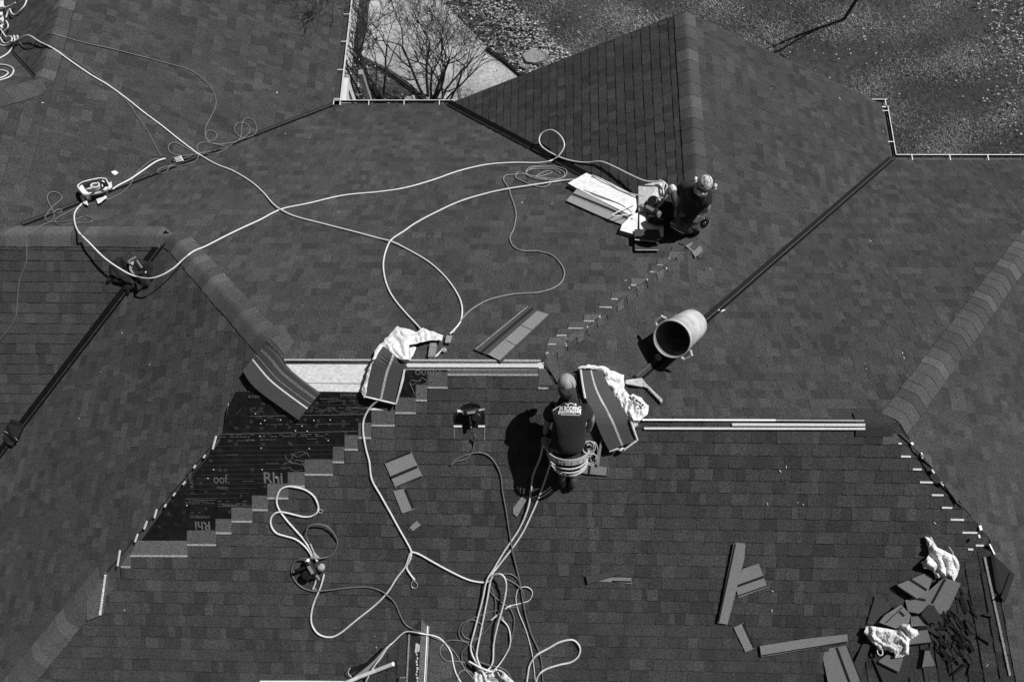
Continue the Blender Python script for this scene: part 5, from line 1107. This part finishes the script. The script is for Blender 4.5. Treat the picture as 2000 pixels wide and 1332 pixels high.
crumple('tool_pouch', [(1262, 420), (1268, 404), (1285, 395), (1305, 392), (1324, 398), (1334, 412), (1320, 424), (1302, 438), (1282, 440), (1266, 434)], 'jack', .10, .10, 'crumpled black tool pouch heaped on the pale board by the rear worker', 'pouch', step=3, seed=61, freq=.06, fold=.8)
# square hole with dark underlayment
mb = MB(); mb.ext([onp('F1', *p, .016) for p in ((886, 834), (886, 812), (893, 801), (905, 791), (920, 786), (935, 790), (947, 808), (947, 834))], nrm('F1'), .004, 0)
mb.build('underlayment_patch', M['under'], house)
for a, b in (((886, 832.5), (902, 832.5)), ((934, 832.5), (947, 832.5))): qs('F1', (a, b), 3.6, .022, 1)
for a, b in (((887, 836), (887, 855)), ((947, 836), (946, 860))): qs('F1', (a, b), 1.0, .02, 0)
mb = MB(); mb.ext([onp('F1', *p, .022) for p in ((893, 800), (899, 800), (903, 805), (893, 805))], nrm('F1'), .003); mb.build('sealant_strip', M['tapew'], house)
# hooks, rings and clamps
def snap(px, py, ang, label, name='snap_hook', L=.1, w=.035, lift=.02):
    o, X, Y, Z = frame_at(px, py, ang, lift); mb = MB(); N_ = 22
    mb.tube([o + X * math.cos(2 * math.pi * j / N_) * L * .45 + Y * math.sin(2 * math.pi * j / N_) * w * (1 + .25 * math.cos(2 * math.pi * j / N_)) for j in range(N_ + 1)], .0055, 7); mb.box(o - X * L * .6, .03, .022, .018, X, Y); mb.tube([o - X * L * .62, o - X * L * .8], .008, 6)
    return tag(mb.build(name, M['steel'], None, smooth=False), label, 'hook')
snap(809, 1141, -80, 'steel snap hook at the end of the white rope below the junction', L=.10)
snap(626, 998, -40, 'round steel ring and clamp on the looped white rope at left', 'steel_ring', .05, .022)
snap(530 + 84, 1152, -70, 'white end fitting of the rope under the left nail gun', 'rope_end', .05, .015)
rope('rope', '622,991 619,980,.01 612,968 597,957 580,952 562,950 548,956 541,970 541,985 548,1000 560,1016 576,1034 592,1052 604,1070 612,1085,.02 620,1096,.04', .0105, 'rope', 'upper strand of the looped white rope above the left nail gun', 'rope', TW)
rope('rope', '622,992 619,1001,.01 608,1008 592,1009 575,1005 552,1000 538,1002 529,1013 530,1028 540,1041 558,1047 575,1052 590,1062 603,1076 612,1092,.03', .0105, 'rope', 'lower strand of the looped white rope above the left nail gun', 'rope', TW)
rope('rope', '619,1121,.02 616,1137,.01 611,1150', .010, 'rope', 'short white strap end below the left nail gun', 'strap', TW)
mb = MB()
for q in range(3): mb.tube(path3('606,1062,.02 612,1076,.03 %d,1088,.04' % (614 + q * 3), .006, 2), .009, 6)
mb.box(sp(618, 1087, .05), .05, .03, .03); mb.tube([sp(610, 1086, .05), sp(626, 1090, .05)], .008, 6); mb.ell(sp(628, 1108, .08), .045, .045, .05, bump=.2)
tag(mb.build('rope_adjuster', [M['saw_grey']], None), 'grey rope adjuster clamped on the ropes at the left nail gun', 'clamp')
t = thing('rope_clamp', 'white cloth bound clamp and steel plate where the ropes meet beside the small stack', 'clamp', sp(876, 665, 0))
mb = MB(); o, X, Y, Z = frame_at(876, 663, 75, .05); mb.box(o, .12, .06, .018, X, Y); mb.build('plate', M['steel'], t)
mb = MB(); mb.lathe(sp(867, 684, .04), nrm('B'), [(-.01, .008), (-.01, .03), (.012, .03), (.012, .008), (-.01, .008)], 18); mb.build('pulley', M['saw_grey'], t)
mb = MB()
for i in range(5): mb.tube(path3('%.1f,%.1f,.02 %.1f,%.1f,.03 %.1f,%.1f,.02' % (850 + i, 697 - i * .5, 856 + i * 1.5, 690 - i * 1.5, 866 + i * .7, 681 - i * .4), .004, 3), .006, 5)
mb.build('cord_bundle', M['rope'], t)
mb = MB(); o, X, Y, Z = frame_at(845, 686, 82, .035); mb.box(o, .22, .075, .05, X, Y); tag(mb.build('wood_block', mat('weathered_wood', .2, .85, 30, .35, .3)), 'short weathered wood block beside the clamp above the left ridge', 'block')
crumple('white_wrapping', [(798, 680), (806, 674), (812, 680), (806, 694), (800, 705), (796, 700)], 'clothw', .03, .02, 'small torn strip of printed wrapping beside the small stack', 'wrapping', seed=22)
# black manifold in the valley
t = thing('air_manifold', 'black air manifold with four pale fittings lying in the left valley', 'manifold', sp(350, 314, 0)); o, X, Y, Z = frame_at(348, 313, 14, .03)
mb = MB(); mb.tube([o - X * .09, o + X * .02], .032, 12); mb.tube([o + X * .07, o + X * .2], [.03, .028], 12); mb.build('body', M['black'], t)
for i in range(4): mb = MB(); mb.tube([o - X * .05 + Y * (.033 - i * .022) + Z * .03, o + X * .05 + Y * (.033 - i * .022) + Z * .03], .006, 6); mb.build('fitting', M['clothw'], t)
mb = MB(); mb.box(o + X * .055 + Z * .02, .015, .09, .02, X, Y); mb.build('bar', M['clothw'], t)
# tool bag
t = thing('tool_bag', 'open white and black canvas tool bag full of tools and rope on the left slope', 'bag', sp(185, 392, 0)); o, X, Y, Z = frame_at(186, 384, 14, 0); Z = Vector((0, 0, 1)); Z = (Z - X * Z.dot(X)).normalized(); Y = Z.cross(X)
mb = MB(); ring = []; nn = 28
def rrect(a, hx, hy): c, s_ = math.cos(a), math.sin(a); return (math.copysign(abs(c) ** .45, c) * hx, math.copysign(abs(s_) ** .45, s_) * hy)
lv = [(0, .15, .08), (.08, .17, .095), (.16, .185, .105), (.225, .195, .115), (.222, .183, .103), (.12, .16, .09), (.03, .14, .08)]; V = []
for li, (h, hx, hy) in enumerate(lv):
    for j in range(nn):
        a = 2 * math.pi * j / nn; x, y = rrect(a, hx, hy); w_ = 1 + .07 * mnoise.noise(Vector((x * 14, y * 14, h * 11))); V.append(o + X * x * w_ + Y * y * w_ + Z * (h + .028 * mnoise.noise(Vector((a * 1.3, li * .2, 3)))))
F = []; MI = []
for i in range(len(lv) - 1):
    for j in range(nn): F.append([i * nn + j, i * nn + (j + 1) % nn, (i + 1) * nn + (j + 1) % nn, (i + 1) * nn + j]); MI.append(0 if i in (2, 3) else (1 if i > 3 else (0 if j % 9 in (0, 1, 5, 6) else 1)))
F.append(list(range((len(lv) - 1) * nn, len(lv) * nn))); MI.append(1)
mk('bag_body', V, F, [M['clothw'], mat('dark_canvas', .03, .85, 30, .4)], t, MI, smooth=True)
mb = MB(); 
for k in (-1, 1): mb.tube([o + X * x + Y * (k * .115 + k * .02 * math.sin((x + .09) * 17)) + Z * (.2 + .05 * math.cos(x * 16)) for x in (-.1, -.06, -.02, .02, .06, .1)], .009, 6)
mb.build('handle', M['webd'], t, smooth=True)
mb = MB(); mb.tube([o + X * (.02 + .055 * math.cos(a * .5)) + Y * (.045 * math.sin(a * .5)) + Z * (.16 + .002 * a) for a in range(40)], .011, 7); mb.tube([o - X * .11 + Y * .03 + Z * .15, o - X * .03 - Y * .02 + Z * .21], .014, 7); mb.tube([o + X * .13 + Y * .05 + Z * .15, o + X * .10 - Y * .05 + Z * .22], .01, 7)
tag(mb.build('rope_and_tools', M['rope'], None, smooth=True), 'coiled pale cord and tool handles inside the open tool bag', 'cord')
for q in ([(152, 364), (160, 361), (172, 377), (200, 371), (217, 355), (220, 366), (206, 376), (176, 384), (166, 385), (154, 376)], [(155, 381), (168, 384), (173, 401), (163, 398)], [(188, 390), (206, 382), (209, 387), (192, 399)], [(195, 348), (203, 350), (214, 358), (211, 361), (200, 355)]):
    crumple('canvas_panel', q, 'clothw', .03, (.05 if q[0][1] > 379 else .14), parent=t, step=2.2, seed=len(q), ragged=.8)
# dark jacket with circular saw on it
J = [(600, 305), (690, 325), (760, 395), (1000, 380), (1150, 420), (1300, 420), (1290, 640), (1240, 760), (1160, 830), (1150, 900), (1010, 960), (880, 1055), (840, 1000), (760, 1020), (690, 1140), (690, 1080), (600, 1000), (590, 900), (420, 860), (380, 800), (310, 885), (262, 860), (270, 780), (340, 700), (350, 500), (430, 400), (510, 350)]
M['jack_'] = mat('black_cloth', .010, .85, 20, .3, .4)
crumple('black_jacket', [(180 + x / 10.24, 470 + y / 10.24) for x, y in J], 'jack', .07, .01, 'crumpled black jacket lying in the valley under the circular saw', 'jacket', step=3, seed=31, freq=.045)
t = thing('circular_saw', 'circular saw with pale blade guard lying on the black jacket', 'saw', sp(272, 525, .0)); o, X, Y, Z = frame_at(268, 522, -58, .11)
mb = MB(); mb.box(o - Y * .06, .26, .016, .012, X, Y); mb.box(o - X * .125, .02, .12, .012, X, Y); mb.build('base_plate', M['steel'], t)
mb = MB(); V = []
for k in range(13):
    a = math.pi * (.02 + .96 * k / 12)
    for r_, h in ((.055, 0), (.095, 0), (.095, .035), (.055, .035)): V.append(o + X * (math.cos(a) * r_) + Y * (math.sin(a) * r_ - .035) + Z * h)
mb.add(V, [[4 * k + j, 4 * k + (j + 1) % 4, 4 * k + 4 + (j + 1) % 4, 4 * k + 4 + j] for k in range(12) for j in range(4)]); mb.build('blade_guard', mat('guard_grey', .5, .4, 20, .2), t)
mb = MB(); mb.lathe(o - Y * .03 + Z * .004, Z, [(0, .001), (0, .08), (.004, .08), (.004, .001)], 28); mb.build('blade', M['saw_grey'], t)
mb = MB(); mb.tube([o + Y * .06 + Z * .05 - X * .06, o + Y * .07 + Z * .06 + X * .06], [.045, .04], 12); mb.tube([o + X * .05 + Y * .02 + Z * .06, o + X * .11 + Y * .04 + Z * .07, o + X * .14 + Y * .03 + Z * .04], .017, 8); mb.build('motor', M['black'], t, smooth=False)
mb = MB(); mb.tube([o + X * .11 + Y * .085 + Z * .03, o + X * .135 + Y * .085 + Z * .03], .022, 10); mb.build('knob', M['clothw'], t)
# black strap bracket over the lower left valley
t = thing('roof_bracket', 'black strap bracket folded over the valley at the left edge', 'bracket', sp(24, 846, 0))
mb = MB(); V, F = extrude([sp(x, y, .07) for x, y in ((21, 820), (45, 833), (33, 858), (30, 862), (8, 843), (15, 828))], nrm('H'), .05); mb.add(V, F); mb.build('pad', M['black'], t)
mb = MB(); V, F = extrude([sp(x, y, .05) for x, y in ((9, 844), (31, 860), (24, 871), (12, 866), (6, 852))], nrm('H'), .03); mb.add(V, F); mb.build('strap', M['webd'], t)
mb = MB(); mb.tube(path3('9,842,.075 20,849,.08 30,855,.08 34,860,.06', .003, 2), .004, 5); mb.build('buckle', M['saw_grey'], t)
# ------------------------------------------------------------------ bundles beside the rear worker
def bundle(label, top, th, m='clothw', lift=.02, marks=(), k=None, wide='bundle', cat='bundle', bands=()):
    P_ = [sp(x, y, lift + th) for x, y in top]; n = hit(*top[0])[1]
    nb = (nrm('B') + nrm('D')).normalized() if k is None else nrm(k); mb = MB(); mb.ext(P_, nb, th, 0); mb.MI = [0, 0] + [1] * len(P_)
    for a, b, w_ in marks: 
        (x0, y0), (x1, y1) = a, b; L = math.hypot(x1 - x0, y1 - y0); nx, ny = -(y1 - y0) / L * w_ / 2, (x1 - x0) / L * w_ / 2; mb.ext([sp(x, y, lift + th + .003) for x, y in ((x0 - nx, y0 - ny), (x1 - nx, y1 - ny), (x1 + nx, y1 + ny), (x0 + nx, y0 + ny))], nb, .002, 2)
    return tag(mb.build(wide, [m if not isinstance(m, str) else M[m], mat('bundle_side', .22, .8, 30, .4), mat('bundle_mark', .03, .7)]), label, cat)
wp = mat('wrapping_paper', .74, .75, 16, .16, .3, 20); ob_ = mat('pale_board', .66, .8, 34, .3, .2)
bundle('white paper wrapped shingle bundle half covered by a grey shingle sheet', [(1109, 358), (1145, 338), (1190, 356), (1242, 383), (1247, 397), (1238, 420), (1220, 415), (1129, 369)], .07, wp, marks=[((1146, 362), (1151, 358), .8), ((1169, 371), (1174, 366), .8), ((1175, 357), (1209, 379), 1.2), ((1192, 375), (1196, 374), 2), ((1205, 376), (1214, 378), 2), ((1132, 365), (1137, 361), .6), ((1140, 355), (1141, 356), 2)])
mb = MB(); A_ = [(1129, 367, .085), (1160, 378, .10), (1220, 402, .10), (1236, 417, .09)]; B_ = [(1105, 393, .03), (1140, 409, .03), (1190, 431, .03), (1213, 439, .03)]
ruled(mb, A_, B_, [(0, 1, 0, 0), (.40, .52, 1, .003), (.53, .56, 2, .004), (0, .04, 1, .003), (.96, 1, 1, .002)], .05, .02, segs=10)
tag(mb.build('shingle_sheet', [mat('shingle_back', .27, .9, 90, .2, .3), M['scrapk'], M['seal']]), 'grey shingle sheet with a dark stripe draped over the paper wrapped bundle', 'shingle')
bundle('pale speckled board with rope on its corner beside the rear worker', [(1247, 364), (1294, 352), (1297, 372), (1300, 392), (1262, 414), (1248, 416)], .07, ob_, lift=.02, marks=[((1263, 373), (1266, 371), 3), ((1285, 378), (1291, 365), 1.4)])
bundle('lower pale bundle lying in front of the rear worker\'s knee', [(1249, 417), (1262, 415), (1280, 418), (1296, 436), (1296, 462), (1290, 462), (1249, 447)], .08, wp, lift=.01, marks=[])
bundle('small pale bundle with dark side, left of the bent dark shingle', [(1237, 417), (1246, 416), (1245, 447), (1239, 458), (1211, 450), (1215, 439)], .07, wp, lift=.012, marks=[((1232, 427), (1236, 428), 2)])
# ------------------------------------------------------------------ trash can lying in the valley
t = thing('trash_can', 'large pale grey trash can lying in the valley with its open mouth uphill', 'trash can', sp(1345, 668, 0))
axd = Vector((-1, -1, S)).normalized(); nb = (nrm('D') + nrm('E')).normalized(); axd = (axd + nb * .42 + Vector((-.02, -.06, 0))).normalized(); bc_ = sp(1351, 634, .20)
canm = mat('can_plastic', .50, .55, 7, .26, .15, 30); Lc = .66
mb = MB(); mb.lathe(bc_, axd, [(0, .001), (0, .17), (.012, .19), (.05, .190), (Lc * .5, .203), (Lc - .05, .215), (Lc - .045, .224), (Lc, .226), (Lc + .006, .218), (Lc, .208), (Lc * .5, .193), (.03, .18), (.03, .001)], 40)
mb.MI = [0] * (40 * 9) + [1] * (40 * 3); mb.build('can_body', [canm, mat('can_inside', .22, .6, 6, .6)], t, smooth=True)
mb = MB()
for k in (0, 1):
    sd_ = axd.cross(ray(1313, 664)).normalized() * (1 if k else -1); q = bc_ + axd * (Lc - .05) + sd_ * .222; mb = MB(); tt = axd.cross(sd_).normalized()
    mb.tube([q - tt * .075, q - tt * .05 + sd_ * .05, q + tt * .05 + sd_ * .05, q + tt * .075], .016, 7); mb.box(q + sd_ * .03 - axd * .005, .12, .07, .012, tt, sd_); mb.build('handle', canm, t)
# pulley and metal angle near the long stack
t = thing('pulley_strap', 'dark strap with a round metal pulley in the valley below the trash can', 'pulley', sp(1285, 698, 0))
mb = MB(); mb.lathe(sp(1285, 698, .03), nrm('D'), [(-.012, .012), (-.012, .04), (.012, .04), (.012, .012), (-.012, .012)], 20); mb.build('wheel', M['saw_grey'], t)
mb = MB()
for a, b in (((1243, 735), (1280, 704)), ((1283, 695), (1293, 690))):
    (x0, y0), (x1, y1) = a, b; mb.ext([sp(x, y, .035) for x, y in ((x0 - 2, y0 - 2), (x1 - 2, y1 - 3), (x1 + 2, y1 + 2), (x0 + 2, y0 + 2))], nrm('D'), .012)
mb.build('strap', M['webd'], t)
mb = MB()
for q in ([(1222, 742), (1250, 738.5), (1259, 751), (1255, 755), (1222, 749)], [(1250, 739), (1253.5, 738), (1262, 749), (1294, 780), (1293, 787), (1286, 780), (1266, 758), (1258, 755)]): mb.ext([sp(x, y, .05) for x, y in q], nrm('E'), .012, 0)
for x, y in ((1267, 762), (1272, 767), (1277, 771), (1287, 780)): mb.box(sp(x, y, .052), .016, .016, .004, mi=1)
tag(mb.build('roof_jack', [mat('galvanised', .42, .5, 30, .2), M['black']]), 'bent galvanised roof jack with holes right of the torn white wrapping', 'bracket')
crumple('printed_bag', [(1231, 774), (1237, 770), (1252, 776), (1262, 789), (1256, 797), (1240, 786)], 'clothw', .03, .11, 'small white bag with dark print on the torn wrapping', 'bag', seed=44, step=2.5)
mb = MB()
for i in range(9): x, y = 1236 + i * 2.4 + rnd.uniform(-2, 2), 777 + i * 1.8 + rnd.uniform(-2, 2); mb.ext([sp(x + a, y + b, .165) for a, b in ((-2, -1), (1.5, -1.5), (2, 1), (-1, 1.6))], nrm('E'), .004)
tag(mb.build('nail_coil', M['black']), 'dark torn labels on the small white bag', 'label')
# white pipes and curled shingle at the bottom edge
mb = MB(); mb.tube([sp(668, 1337, .05), sp(700, 1322, .06), sp(735, 1309, .07), sp(768, 1296, .08)], .024, 14); tag(mb.build('white_pipe', M['gut'], None), 'white plastic pipe slanting over the curled shingle at the bottom edge', 'pipe')
mb = MB(); mb.tube([sp(508, 1333, .03), sp(600, 1333, .03), sp(690, 1334, .03)], .026, 12); tag(mb.build('white_pipe', M['gut'], None), 'white plastic pipe lying level along the bottom edge', 'pipe')
mb = MB(); ruled(mb, [(754, 1259, .1), (721, 1292, .09), (687, 1320, .03)], [(757, 1266, .02), (738, 1296, .015), (700, 1322, .01)], [(0, .35, 1, .0), (.35, 1, 0, .0)], .03, .008, segs=8); tag(mb.build('curled_shingle', [M['scrap'], M['scrapk']]), 'curled shingle strip under the white hose left of the small front ridge', 'shingle')
mb = MB(); ruled(mb, [(684, 1304, .05), (721, 1292, .05)], [(682, 1316, .02), (700, 1308, .02)], [(0, 1, 0, 0)], .03, .008, segs=5); mb.tube(path3('684,1304,.06 680,1310,.06 681,1316,.05 686,1321,.03', .003, 2), .005, 5, 1); tag(mb.build('curled_shingle', [M['scrapk'], M['rope']]), 'dark turned end of a curled shingle beside the white pipe', 'shingle')
scrap('folded dark shingle at the bottom edge between pipe and small ridge', [(776, 1336), (780, 1322), (790, 1320), (794, 1326), (790, 1336)], [((781, 1323), (792, 1322), 2, 3)], 'scrapd', lift=.03)
# bits of hardware on the bottom bag
t = thing('hardware_pile', 'steel hooks and webbing lying on the white bag at the bottom edge', 'hooks', sp(960, 1320, 0))
for i, s_ in enumerate(('916,1291,.05 940,1304,.08 962,1312,.08', '974,1308,.1 982,1312,.1 984,1318,.1 976,1320,.1 972,1312,.1', '975,1320,.08 990,1328,.08 1000,1334,.06', '1000,1180,.03 993,1184,.03 986,1190,.03 979,1196,.03')[:3]): mb = MB(); mb.tube(path3(s_, .004, 2), .011, 6); mb.build('strap', M['web' if i else 'clothw'], t)
mb = MB(); mb.box(sp(976, 1314, .1), .06, .06, .03, mi=0); mb.build('buckle', M['black'], t)
for s_, l in (('985,1190 990,1186,.01 998,1182', 'white hose coupling lying among the hoses above the rope loop'), ('958,1211 966,1205,.01 975,1197', 'white hose coupling left of the narrow rope loop')):
    rope('hose_coupling', s_, .010, 'clothw', l, 'coupling')
snap(980, 1207, -60, 'small steel clip beside the narrow white rope loop', 'steel_clip', .04, .014)
